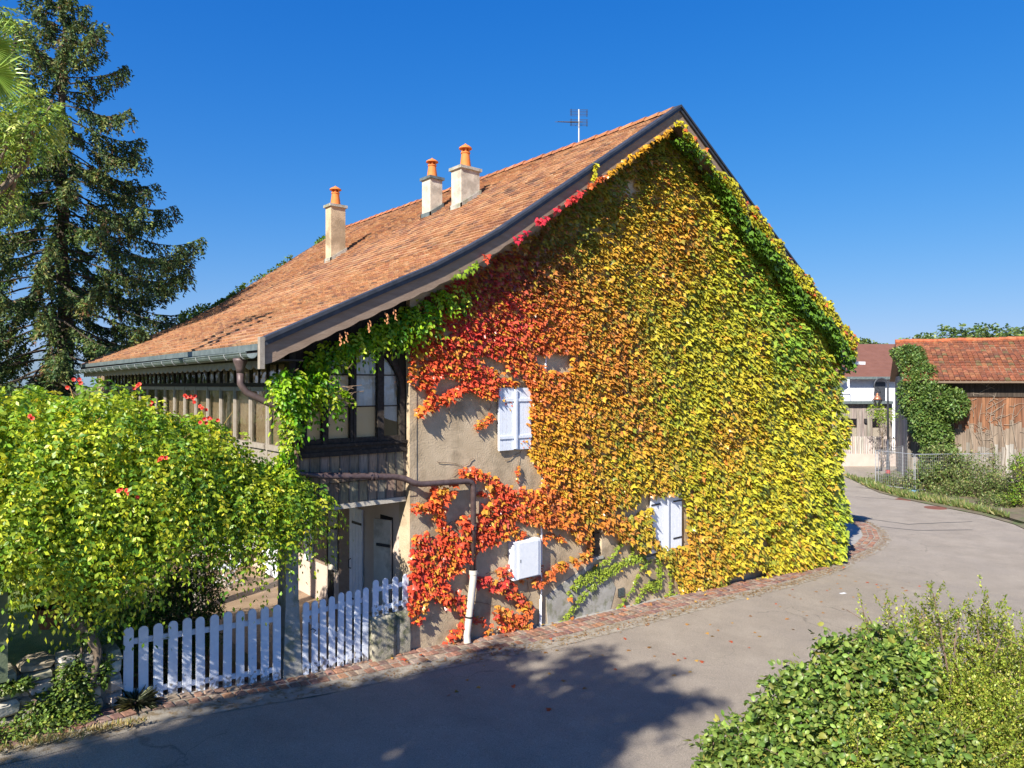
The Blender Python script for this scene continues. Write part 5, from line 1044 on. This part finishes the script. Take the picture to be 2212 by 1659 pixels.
# ================================================================== FOREGROUND SHRUBS
fb = lambda x, y, D, rx, ry, rz: (*PD(x, y, D), rx, ry, rz)
bush('broadleaf_shrub', 'broad-leaved bright green shrub on the near verge at the bottom', 'shrub', [fb(1640, 1640, 7.6, .52, .6, .42), fb(1760, 1540, 7.8, .55, .6, .50), fb(1860, 1480, 8.0, .50, .6, .52), fb(1730, 1720, 7.4, .8, .8, .6), fb(1580, 1700, 7.6, .38, .5, .40), fb(1930, 1420, 8.1, .30, .4, .32), fb(1950, 1640, 7.6, .7, .7, .7), fb(1660, 1560, 7.7, .16, .2, .2), fb(1585, 1600, 7.6, .15, .2, .16), fb(1810, 1400, 8, .14, .2, .2), fb(1720, 1460, 7.8, .15, .2, .18), fb(1870, 1380, 8.1, .1, .15, .2)], 30000, .075, [tuple(np.array(lin(c)) * .82) for c in ((140, 165, 75), (112, 142, 62), (160, 178, 90), (85, 112, 50), (172, 170, 85))], [4, 4, 2, 2, 1], (np.array([(0, 0, 0), (-.28, .2, -.05), (-.32, .6, -.12), (0, 1, -.2), (.32, .6, -.12), (.28, .2, -.05), (0, .5, .06)]), T_OVAL[1]), shell=.35, loc=(*LD(4.2, 7.8)[:2], -.2), stems=14, drp=.2, twig=(11, .24, .25, .055))
shoots = [fb(1900 + 62 * k + random.uniform(-10, 10), 1345 + 22 * abs(k - 2.5) + random.uniform(-16, 16), 8.3 + random.uniform(-.3, .3), .20, .25, .30) for k in range(6)] + [fb(1870 + 50 * k, 1300 + 12 * abs(k - 3) + random.uniform(-8, 20), 8.3 + random.uniform(-.3, .3), .07, .09, .24) for k in range(7)] + [fb(1930, 1560, 7.5, .35, .4, .35), fb(1850, 1620, 7.3, .3, .3, .25)]
bush('fineleaf_shrub', 'fine-leaved olive green shrub with upright shoots in the bottom right corner', 'shrub', [fb(2050, 1500, 8.3, .75, .8, .55), fb(2180, 1560, 8.0, .8, .8, .75), fb(2020, 1640, 7.6, .7, .7, .6), fb(2220, 1440, 8.5, .5, .6, .35)] + shoots, 98000, .036, [tuple(np.array(lin(c)) * .9) for c in ((158, 170, 68), (130, 150, 50), (182, 188, 80), (98, 120, 42), (185, 168, 92))], [4, 4, 3, 2, 1], T_DIA, shell=.25, loc=(*LD(5.2, 8.2)[:2], -.2), stems=30, drp=-.1, twig=(42, .30, .55, .028))

# ================================================================== FAR RIGHT: BARN, HOUSES, LAMP
GB = -1.06
def wallseg(mb, a, b, z0, z1, t=.1):
    mb.bar((a[0], a[1], (z0 + z1) / 2), (b[0], b[1], (z0 + z1) / 2), t, z1 - z0)
# barn
BA = LD(23.3, 41.8); BB = LD(33.5, 37.2); bu = (Vector(BB) - Vector(BA)); bl = bu.length; bu.normalize(); bn = Vector((bu.y, -bu.x, 0))    # bn points to the viewer
if bn.dot(Vector(CAM) - Vector(BA)) < 0: bn = -bn
BARN = thing('barn', 'old timber barn with sagging orange tiled roof and weathered plank wall', 'barn', (BA[0], BA[1], GB))
mb = MB(); s = 0; i = 0
A = Vector(BA)
while s < bl:
    wdt = random.uniform(.16, .22)
    j1, j2, ci, kv = 1.0 + random.uniform(-.35, .35), 2.3 + random.uniform(-.4, .4), random.randrange(4), random.uniform(.88, 1.12); of_ = random.uniform(0, .02)
    for z0, z1, pal in ((GB + .2, j1, [(.22, .195, .165), (.26, .23, .20), (.18, .16, .135), (.30, .275, .245)]), (j1, j2, [(.19, .145, .11), (.215, .16, .12), (.165, .125, .095), (.235, .18, .135)]), (j2, 4.0, [(.19, .085, .045), (.17, .075, .04), (.145, .07, .042), (.215, .10, .052)])):
        mb.cc = tuple(v * kv for v in pal[ci]); a = A + bu * s + bn * of_; b = A + bu * (s + wdt - .012) + bn * of_; wallseg(mb, a, b, z0, z1 - .001, .04)
    s += wdt
mb.cc = (.05, .038, .03); a = A + bn * .08; wallseg(mb, a, A + bu * bl + bn * .08, 3.95, 4.9, .05)
mb.cc = (.17, .13, .10); wallseg(mb, A - bn * .08, A + bu * bl - bn * .08, GB, 4.9, .1)
mb.build('plank_wall', M['barn_wood'], BARN, color=True)
mb = MB(); mb.cc = (.24, .21, .18); m0 = A - bn * .02
for k in range(20):
    mb.cc = rcol((.24, .215, .19), .2); a = A - bn * (.15 + .45 * k); b = a - bn * .43; wallseg(mb, a, b, GB, 5.2, .04)
mb.build('plank_wall', M['barn_wood'], BARN, color=True)
mb = MB(); c = A + bu * 8.5; mb.bar(c + bn * .07 + Vector((0, 0, .55)), c + bu * .9 + bn * .07 + Vector((0, 0, .55)), .04, .5); mb.build('window', M['dark'], BARN)
EA, RA_ = A - bu * .35 + bn * .9 + Vector((0, 0, 4.83)), A - bu * .35 - bn * 4.3 + Vector((0, 0, 7.35))
mb = MB(); rows, ncl = 17, 46; ed = (RA_ - EA); nrm = bu.cross(ed).normalized(); nrm = nrm if nrm.z > 0 else -nrm
for r_ in range(rows):
    p0 = EA + ed * (r_ / rows); p1 = EA + ed * ((r_ + 1.12) / rows)
    for k in range(ncl):
        sA = bl * 1.08 * k / ncl; sB = bl * 1.08 * (k + 1) / ncl; sg = .02 * math.sin(sA * .9) + .03 * math.sin(r_ * .7 + sA * .4)
        mb.cc = rcol(random.choices([(.225, .078, .038), (.185, .066, .035), (.26, .105, .052), (.15, .062, .038), (.15, .105, .05)], [5, 4, 3, 2, 1])[0], .12)
        a, b = p0 + bu * sA + nrm * (.06 + sg), p0 + bu * (sB - .02) + nrm * (.06 + sg); md = (a + b) / 2 + nrm * .045; c, d = p1 + bu * (sB - .02) + nrm * (.015 + sg), p1 + bu * sA + nrm * (.015 + sg); me_ = (c + d) / 2 + nrm * .045
        mb.add([a, md, b, c, me_, d, a - nrm * .05, b - nrm * .05], [(0, 1, 4, 5), (1, 2, 3, 4), (6, 7, 2, 1), (6, 1, 0)])
mb.build('tiled_roof', M['barn_tile'], BARN, color=True)
mb = MB(); mb.add([EA - nrm * .02, EA + bu * bl * 1.08 - nrm * .02, RA_ + bu * bl * 1.08 - nrm * .02, RA_ - nrm * .02, EA - nrm * .12, EA + bu * bl * 1.08 - nrm * .12, RA_ + bu * bl * 1.08 - nrm * .12, RA_ - nrm * .12], [(0, 1, 2, 3), (4, 7, 6, 5), (0, 4, 5, 1), (1, 5, 6, 2), (2, 6, 7, 3), (3, 7, 4, 0)])
back = RA_ - bn * 5 - Vector((0, 0, 2.5)); mb.add([RA_, RA_ + bu * bl * 1.08, back + bu * bl * 1.08, back], [(0, 1, 2, 3)]); mb.build('roof_boards', M['board_brown'], BARN)
mb = MB()
for k in range(28):
    mb.cc = rcol((.36, .11, .05), .15); a = RA_ + bu * (bl * 1.08 * k / 28) + Vector((0, 0, .06 + .02 * math.sin(k))); b = a + bu * (bl * 1.08 / 28 + .03); mb.tube([a, b], [.15, .13], 8)
mb.build('ridge_tiles', M['barn_tile'], BARN, color=True)
# ivy on the barn
be = lambda x, y, rx, rz, D=41.2: (*PD(x, y, D), rx, .75, rz)
bush('barn_ivy', 'thick green ivy column climbing the left end of the timber barn up over its roof', 'ivy', [be(1968, 768, .95, .8, 43.2), be(1975, 790, 1.1, .8, 42.2), be(1998, 818, 1.4, 1.0, 41.6), be(2030, 862, 1.7, 1.15, 40.8), be(1998, 900, 1.4, 1.3, 40.8), be(2025, 945, 1.45, 1.3, 40.4), be(2045, 1000, 1.6, 1.0, 39.8), be(1972, 850, 1.0, 1.4, 41.3), be(2060, 870, 1.0, .9, 40.2), be(2055, 1030, 1.5, .7, 39.3), be(1950, 757, .6, .4, 44.5)], 27000, .17, [(.08, .15, .035), (.12, .20, .045), (.17, .25, .055), (.24, .31, .07)], [3, 4, 3, 1], T_OVAL, shell=.7, loc=(*LD(24, 40.6)[:2], GB), stems=10)
mb = MB()
for k in range(46):      # dead grey climber stems on the planks
    x = random.gauss(2150, 24); y = random.gauss(905, 34); a = Vector(PD(x, y, 39)); q = A + bu * ((a - A).dot(bu)) + bn * .1; q.z = a.z
    p = [q]; d = Vector((random.uniform(-1, 1), 0, random.uniform(-.3, 1)))
    for j in range(5): p.append(p[-1] + (bu * d.x + Vector((0, 0, d.z))) * .16 + bu * random.uniform(-.08, .08) + Vector((0, 0, random.uniform(-.08, .08))))
    mb.tube(p, [.016, .014, .012, .01, .008, .006], 5)
for k in range(5):
    x0 = 2105 + 22 * k; a = A + bu * ((Vector(PD(x0, 900, 39.5)) - A).dot(bu)) + bn * .1; mb.tube([Vector((a.x, a.y, -.5)), Vector((a.x, a.y, 1)) + bu * .1, Vector((a.x, a.y, 2.6)) - bu * .15, Vector((a.x, a.y, 3.6))], [.03, .025, .02, .01], 6)
tag(mb.build('dead_creeper', mat('dead_stem', (.22, .17, .13), (.30, .25, .2), 8, .9)), 'bare dead creeper stems spread over the weathered barn planks', 'creeper')
# weeds along the barn
wc = [(.12, .18, .05), (.17, .24, .06), (.25, .27, .09), (.09, .13, .035), (.36, .32, .14)]
wb = lambda x, y, D, rx, rz: (*PD(x, y, D), rx, rx * .8, rz)
for lab, el, nn, sz in (('tall yellow-green weeds at the foot of the barn ivy, behind the wire fence', [wb(2035, 1010, 38.6, 1.4, 1.5), wb(2000, 1035, 38, 1.2, .9)], 8500, .13),
                        ('olive scrub spreading before the pale barn planks, right of the barn ivy', [wb(2090, 1020, 37.5, 1.4, 1.1), wb(2125, 1055, 36, 1.5, .9), wb(2065, 1060, 36.5, 1.2, .7), wb(2030, 1070, 36.5, .9, .4)], 9000, .10),
                        ('thin upright weed stalk in front of the pale barn planks', [wb(2147, 995, 37, .16, 1.0), wb(2150, 1040, 37, .35, .5)], 900, .10),
                        ('low scrub at the verge by the right edge of the picture', [wb(2175, 1045, 35, 1.3, 1.0), wb(2220, 1040, 34.5, 1.0, 1.0), wb(2160, 1085, 33.5, 1.2, .5)], 6800, .10),
                        ('bright leafy bush at the right edge beside the road', [wb(2207, 1005, 33, .6, .55), wb(2215, 1065, 33, .85, .7), wb(2190, 1080, 33, .6, .4)], 2600, .11),
                        ('dry brownish weeds around the foot of the street lamp', [wb(1903, 1036, 41.0, .8, .35), wb(1945, 1045, 39.5, 1.1, .4), wb(1985, 1058, 38, .9, .4)], 5200, .09)):
    bush('weed_bush' if 'stalk' not in lab else 'weed_stalk', lab, 'weeds', el, nn, sz, wc if 'bright' not in lab else [G1, G3, G2], [3, 4, 2, 2, 1] if 'bright' not in lab else [3, 2, 2], T_OVAL, shell=.2, stems=5, twig=(12, .5, .7, .09))
n = 9000; uu = RG.random(n); vv = RG.random(n); q0 = np.array([onZ(1880, 1040, GB)[:2], onZ(1950, 1070, GB)[:2], onZ(2050, 1088, GB)[:2], onZ(2180, 1115, GB)[:2]]); k = np.minimum((uu * 3).astype(int), 2); f = uu * 3 - k
e0 = q0[k] + (q0[k + 1] - q0[k]) * f[:, None]; nv = np.array([UY, UX]); e0 = e0 + nv * (vv ** 1.5 * 3.2)[:, None]
vg_ = leaves('verge_grass', np.concatenate([e0, np.full((n, 1), GB + .02)], 1), RG.normal(0, .5, (n, 3)) + [0, 0, 1], RG.normal(0, 1, (n, 3)), RG.uniform(.08, .32, n) * (.6 + .8 * RG.random(n)), pickcol(n, wc, [3, 3, 3, 1, 3]), M['leaf'], None, T_THIN); vg_['kind'] = 'stuff'
# white house behind
WH = LD(18, 60); WHT = thing('white_house', 'white rendered house with a smooth brown-red tiled roof beyond the bend', 'house', (WH[0], WH[1], GB))
ld = lambda lat, D, z: Vector(LD(lat, D, z))
def face(mb, x0, x1, D, z0, z1, t=.2): mb.bar(ld((x0 - CX) / FP * D, D, (z0 + z1) / 2), ld((x1 - CX) / FP * D, D, (z0 + z1) / 2), t, z1 - z0)
pz = lambda y, D: CAM[2] - (y - CY) / FP * D
mb = MB(); face(mb, 1832, 1990, 60, GB, pz(812, 60)); face(mb, 1700, 1834, 58.6, GB, pz(840, 58.6)); v0 = ld((1790 - CX) / FP * 58.4, 58.4, pz(846, 58.4)); v1 = ld((1835 - CX) / FP * 58.4, 58.4, pz(814, 58.4)); v2 = ld((1835 - CX) / FP * 58.4, 58.4, pz(846, 58.4)); bk2 = Vector((UY, UX, 0)) * .3
mb.add([v0, v2, v1, v0 + bk2, v2 + bk2, v1 + bk2], [(0, 1, 2), (3, 5, 4), (0, 3, 4, 1), (1, 4, 5, 2), (2, 5, 3, 0)]); mb.build('wall', M['white_paint'], WHT)
M['roof_brown'] = mat('roof_brown', (.155, .066, .047), (.185, .082, .06), 1.5, .85, .2, 10)
mb = MB(); a, b, c, d = ld((1828 - CX) / FP * 59.2, 59.2, pz(809, 59.2)), ld((2000 - CX) / FP * 59.2, 59.2, pz(809, 59.2)), ld((1990 - CX) / FP * 66, 66, pz(738, 66)), ld((1760 - CX) / FP * 66, 66, pz(738, 66))
e, f_ = ld((1740 - CX) / FP * 57.8, 57.8, pz(875, 57.8)), ld((1829 - CX) / FP * 57.8, 57.8, pz(812, 57.8)); th_ = Vector((0, 0, -.12))
rowsn = 24
for k in range(rowsn):
    t0, t1 = k / rowsn, (k + 1) / rowsn; st = Vector((0, 0, .035)); mb.add([a.lerp(d, t0) + st, b.lerp(c, t0) + st, b.lerp(c, t1), a.lerp(d, t1), a.lerp(d, t0) - st, b.lerp(c, t0) - st], [(0, 1, 2, 3), (4, 5, 1, 0)])
mb.add([e, f_, a + Vector((0, 0, .02)), d + Vector((0, 0, .02)), e + th_, f_ + th_], [(0, 1, 2, 3), (4, 5, 1, 0)]); mb.build('roof', M['roof_brown'], WHT)
mb = MB(); face(mb, 1829, 1990, 59.1, pz(814, 59.1), pz(808.5, 59.1), .15); mb.bar(e - Vector((0, 0, .1)), f_ - Vector((0, 0, .1)), .15, .25); mb.build('gutter', M['zinc'], WHT)
mb = MB(); face(mb, 1889, 1912, 59.8, pz(860, 59.8), pz(820, 59.8), .1); mb.build('window', M['zinc_dark'], WHT)
# grey timber annexe
AN = LD(15, 54); ANT = thing('timber_annexe', 'low flat-roofed annexe clad in grey vertical boards before the white house', 'building', (AN[0], AN[1], GB))
mb = MB(); D = 54
segs = [(1760, 1812), (1829, 1836), (1850, 1882), (1900, 1924)]
x = 1700
while x < 1925:
    mb.cc = rcol((.25, .215, .185), .12); zt = pz(866, D); zb = GB
    if 1812 <= x < 1850 or 1883 <= x < 1899: zb = pz(899, D)
    face(mb, x, x + 3.4, D + random.uniform(0, .03), zb, zt, .1); x += 3.6
mb.build('board_wall', M['barn_wood'], ANT, color=True)
mb = MB(); face(mb, 1700, 1926, D - .2, pz(867, D), pz(861, D), .5); mb.build('roof_edge', M['zinc'], ANT)
mb = MB(); face(mb, 1812, 1850, D + .9, GB, pz(899, D), .1); face(mb, 1883, 1899, D + .9, GB, pz(899, D), .1); mb.build('recess', M['frame_grey'], ANT)
mb = MB(); face(mb, 1822, 1840, D + .7, GB, pz(903, D), .05); mb.build('glass_door', M['zinc_dark'], ANT)
mb = MB(); face(mb, 1867, 1872, D - .15, pz(908, D), pz(899, D), .15); mb.build('wall_lamp', M['iron'], ANT)
mb = MB(); q = ld((1925 - CX) / FP * D, D, 0); 
for k in range(20): mb.cc = rcol((.23, .20, .17), .12); a = q + Vector((UY, UX, 0)) * (.1 + .2 * k); wallseg(mb, a, a + Vector((UY, UX, 0)) * .19, GB, pz(866, D), .08)
mb.build('board_wall', M['barn_wood'], ANT, color=True)
# slatted fence on a low wall
D = 49.7; mb = MB(); face(mb, 1700, 1960, D, GB - .3, pz(975, D), .2)
tag(mb.build('low_wall', mat('pinkish_render', (.44, .36, .32), (.50, .42, .38), 2, .9)), 'low pinkish rendered wall along the far side of the bend', 'wall')
SF = thing('slatted_fence', 'grey timber slat fence standing on the low pinkish wall', 'fence', tuple(ld((1870 - CX) / FP * D, D, pz(975, D))))
mb = MB(); x = 1700
while x < 1958: mb.cc = rcol((.48, .42, .39), .12); face(mb, x, x + 2.3, D, pz(975, D), pz(937.5 + random.uniform(-.4, .4), D), .03); x += 3.95
mb.build('slat_panel', M['barn_wood'], SF, color=True); mb = MB(); face(mb, 1700, 1958, D + .05, pz(944, D), pz(942, D), .04); face(mb, 1700, 1958, D + .05, pz(970, D), pz(968, D), .04); mb.build('rail', M['frame_grey'], SF)
# street lamp with crook and copper lantern
D = 41.5; bx, by, _ = ld((1918 - CX) / FP * D, D, 0); LM = thing('street_lamp', 'dark street lamp with a crook top and copper-capped lantern in front of the annexe', 'street lamp', (bx, by, GB))
zt = pz(812, D) ; hz = Vector((UX, -UY, 0)); r0 = .40
mb = MB(); mb.lathe((bx, by, GB), [(.13, 0), (.13, .5), (.10, .6), (.095, 1.2), (.075, 1.3), (.06, 2.5)], 12); zc = zt - r0
mb.tube([(bx, by, GB + 2.4), (bx, by, zc)] + [tuple(Vector((bx, by, zc)) + hz * (-r0 + r0 * math.cos(t)) + Vector((0, 0, r0 * math.sin(t)))) for t in np.linspace(.2, 4.6, 18)], [.06, .055] + [.045] * 18, 8); mb.build('pole', M['zinc_dark'], LM, smooth=True)
lc_ = Vector((bx, by, 0)) - hz * .62; mb = MB(); mb.lathe((lc_.x, lc_.y, pz(872, D)), [(.09, 0), (.26, .34), (.27, .36)], 6); ln_ = mb.build('lantern', M['glass'], LM)
mb = MB()
for k in range(6): t = math.pi * k / 3; mb.bar((lc_.x + .09 * math.cos(t), lc_.y + .09 * math.sin(t), pz(872, D)), (lc_.x + .27 * math.cos(t), lc_.y + .27 * math.sin(t), pz(872, D) + .36), .03)
mb.lathe((lc_.x, lc_.y, pz(872, D) + .34), [(.28, 0), (.28, .03)], 6); mb.tube([(lc_.x + .2 * hz.x * math.cos(t), lc_.y + .2 * hz.y * math.cos(t), pz(860, D) + .3 + .45 * math.sin(t)) for t in np.linspace(0, math.pi, 10)], .018, 5); mb.build('lantern_frame', M['iron'], LM)
mb = MB(); mb.lathe((lc_.x, lc_.y, pz(872, D) + .38), [(.25, 0), (.18, .09), (.14, .2), (.07, .24), (.07, .32), (.09, .34), (.02, .38)], 14); mb.build('lantern_cap', M['copper'], LM, smooth=True)
mb = MB(); mb.lathe((bx, by, GB + .42), [(.125, 0), (.125, .3)], 12); mb.build('red_sleeve', mat('red_tape', (.35, .03, .03), (.42, .05, .04), 9, .7), LM)
# small tree behind the lamp
tree('young_tree', 'small light green tree between the street lamp and the grey annexe', tuple(ld((1903 - CX) / FP * 47, 47, GB)), [(*PD(1893, 880, 47), .45, .4, .4), (*PD(1908, 892, 47), .5, .4, .35), (*PD(1930, 882, 47), .4, .4, .2)], 200, .13, [G1, G3, G2], [3, 3, 1], .05, ln=.3, nl=5)
# wire site fence panels on blue feet
def panel(a, b, label):
    t = thing('wire_fence_panel', label, 'fence', tuple(a), 'temporary wire fence panels by the street lamp'); up = Vector((0, 0, 2.0)); z = Vector((0, 0, .12)); mb = MB()
    mb.tube([a + z, a + up, b + up, b + z, a + z], .022, 6); mb.build('tube_frame', M['alu'], t); mb = MB(); d = b - a; n = int(d.length / .12)
    for k in range(1, n): mb.bar(a + d * (k / n) + z, a + d * (k / n) + up, .005)
    for k in range(1, 10): mb.bar(a + Vector((0, 0, .12 + .19 * k)), b + Vector((0, 0, .12 + .19 * k)), .005)
    mb.build('wire_mesh', M['alu'], t)
    for q in (a,): mb = MB(); mb.box(q.x - .33, q.x + .33, q.y - .12, q.y + .12, GB, GB + .13); mb.build('foot', M['blueplastic'], t)
f1, f2, f3, f4 = Vector(onZ(1891, 1045, GB)), Vector(onZ(1950, 1030, GB)), Vector(onZ(1977, 1058, GB)), Vector(onZ(2150, 1055, GB))
panel(f1, f2, 'wire site fence panel left of the street lamp, nearest its foot'); panel(f3 + Vector((.1, .1, 0)), f1 + (f3 - f1) * .08, 'wire site fence panel running in front of the street lamp'); panel(f3, f4, 'long wire site fence panel before the weeds and the barn planks')
# manhole covers and drain on the road
def disc(x, y, r, m, label, name='manhole_cover', sq=None):
    c = onZ(x, y, GB); mb = MB()
    if sq: mb.box(c[0] - sq[0], c[0] + sq[0], c[1] - sq[1], c[1] + sq[1], GB + .002, GB + .016, Matrix.Translation((0, 0, 0)))
    else: mb.lathe((c[0], c[1], GB + .002), [(r, 0), (r, .012), (r * .93, .014), (r * .9, .010)], 28)
    tag(mb.build(name, M[m]), label, 'manhole cover')
disc(2020, 1092, .46, 'rust', 'round rusty manhole cover in the road'); disc(1965, 1071, 0, 'rust', 'rusty rectangular drain cover at the edge of the weedy verge', sq=(.9, .35))
mb = MB(); c = onZ(1704, 1352, -.45)
# small white road mark
c = onZ(1820, 1288, -.85); mb = MB(); mb.add([(c[0] - .12, c[1] - .03, 0), (c[0] + .1, c[1] - .06, 0), (c[0] + .14, c[1] + .03, 0), (c[0] - .1, c[1] + .05, 0)], [(0, 1, 2, 3)]); mb.v = [(x, y, g(x) + .005) for x, y, z in mb.v]; struct(mb.build('road_mark', M['white_paint']))
# second row of pavers on the far verge
mb = MB(); a, b = Vector(onZ(2075, 1088, GB)), Vector(onZ(2320, 1162, GB)); d = (b - a).normalized(); s_ = Vector((-d.y, d.x, 0)); L_ = (b - a).length; k = 0
while k * .2 < L_:
    for r_ in range(2): mb.cc = rcol((.30, .19, .14), .2); c = a + d * (k * .2) + s_ * (.18 * r_); mb.add([c + Vector((0, 0, .03)), c + d * .18 + Vector((0, 0, .03)), c + d * .18 + s_ * .16 + Vector((0, 0, .03)), c + s_ * .16 + Vector((0, 0, .03))], [(0, 1, 2, 3)])
    k += 1
struct(mb.build('paver_rows', M['paver'], color=True))
# tar lines across the road
mb = MB()
for pl_ in ([(1850, 1047), (1960, 1062), (2090, 1085), (2130, 1102)], [(1840, 1112), (1960, 1128), (2100, 1122)], [(1840, 1126), (1980, 1142), (2100, 1140)], [(1850, 1068), (1950, 1075), (2060, 1085)]):
    q = [Vector(onZ(x, y, GB)) for x, y in pl_]; q = [p for a_, b_ in zip(q[:-1], q[1:]) for p in [a_.lerp(b_, t / 6) + Vector((random.uniform(-.05, .05), random.uniform(-.05, .05), 0)) for t in range(6)]] + [q[-1]]
    for a_, b_ in zip(q[:-1], q[1:]):
        n_ = (b_ - a_).cross(Vector((0, 0, 1))).normalized() * .035; mb.add([(p.x, p.y, g(p.x) + .006) for p in (a_ - n_, b_ - n_, b_ + n_, a_ + n_)], [(0, 1, 2, 3)])
struct(mb.build('road_cracks', mat('tar', (.06, .06, .06), None, rough=.7)))
# trees on the horizon
tc_ = [tuple(np.array(c) * 1.0) for c in ((.10, .17, .045), (.15, .22, .06), (.20, .26, .07), (.06, .10, .035))]
for i, (x, y, rr, D, lb_) in enumerate(((1862, 735, 2.2, 95, 'rounded tree above the brown-red roof, beside the gable edge'), (1905, 748, 1.6, 95, 'small treetop just above the middle of the brown-red roof'), (1990, 728, 2.4, 80, 'dark low treetop at the left end of the barn ridge'), (2055, 712, 3.2, 75, 'broad light green treetop above the barn ridge, left one'), (2120, 712, 3.4, 75, 'broad light green treetop above the middle of the barn ridge'), (2200, 714, 3.0, 72, 'treetop above the barn ridge at the right edge'))):
    p = PD(x, y, D); q = [(p[0], p[1], p[2] - rr * .7, rr, rr, rr * .9), (p[0] + rr * .8, p[1] - rr * .6, p[2] - rr * .8, rr * .7, rr * .7, rr * .7), (p[0] - rr * .9 * UX, p[1] + rr * .9 * UY, p[2] - rr * .9, rr * .6, rr * .6, rr * .6)]
    tree('distant_tree', lb_, (p[0], p[1], GB), q, 1100, .42, tc_, [3, 3, 2, 2], .3, 'trees behind the barn and the white house', ln=.7, nl=5, shell=.5)
print('objects', len(bpy.data.objects))
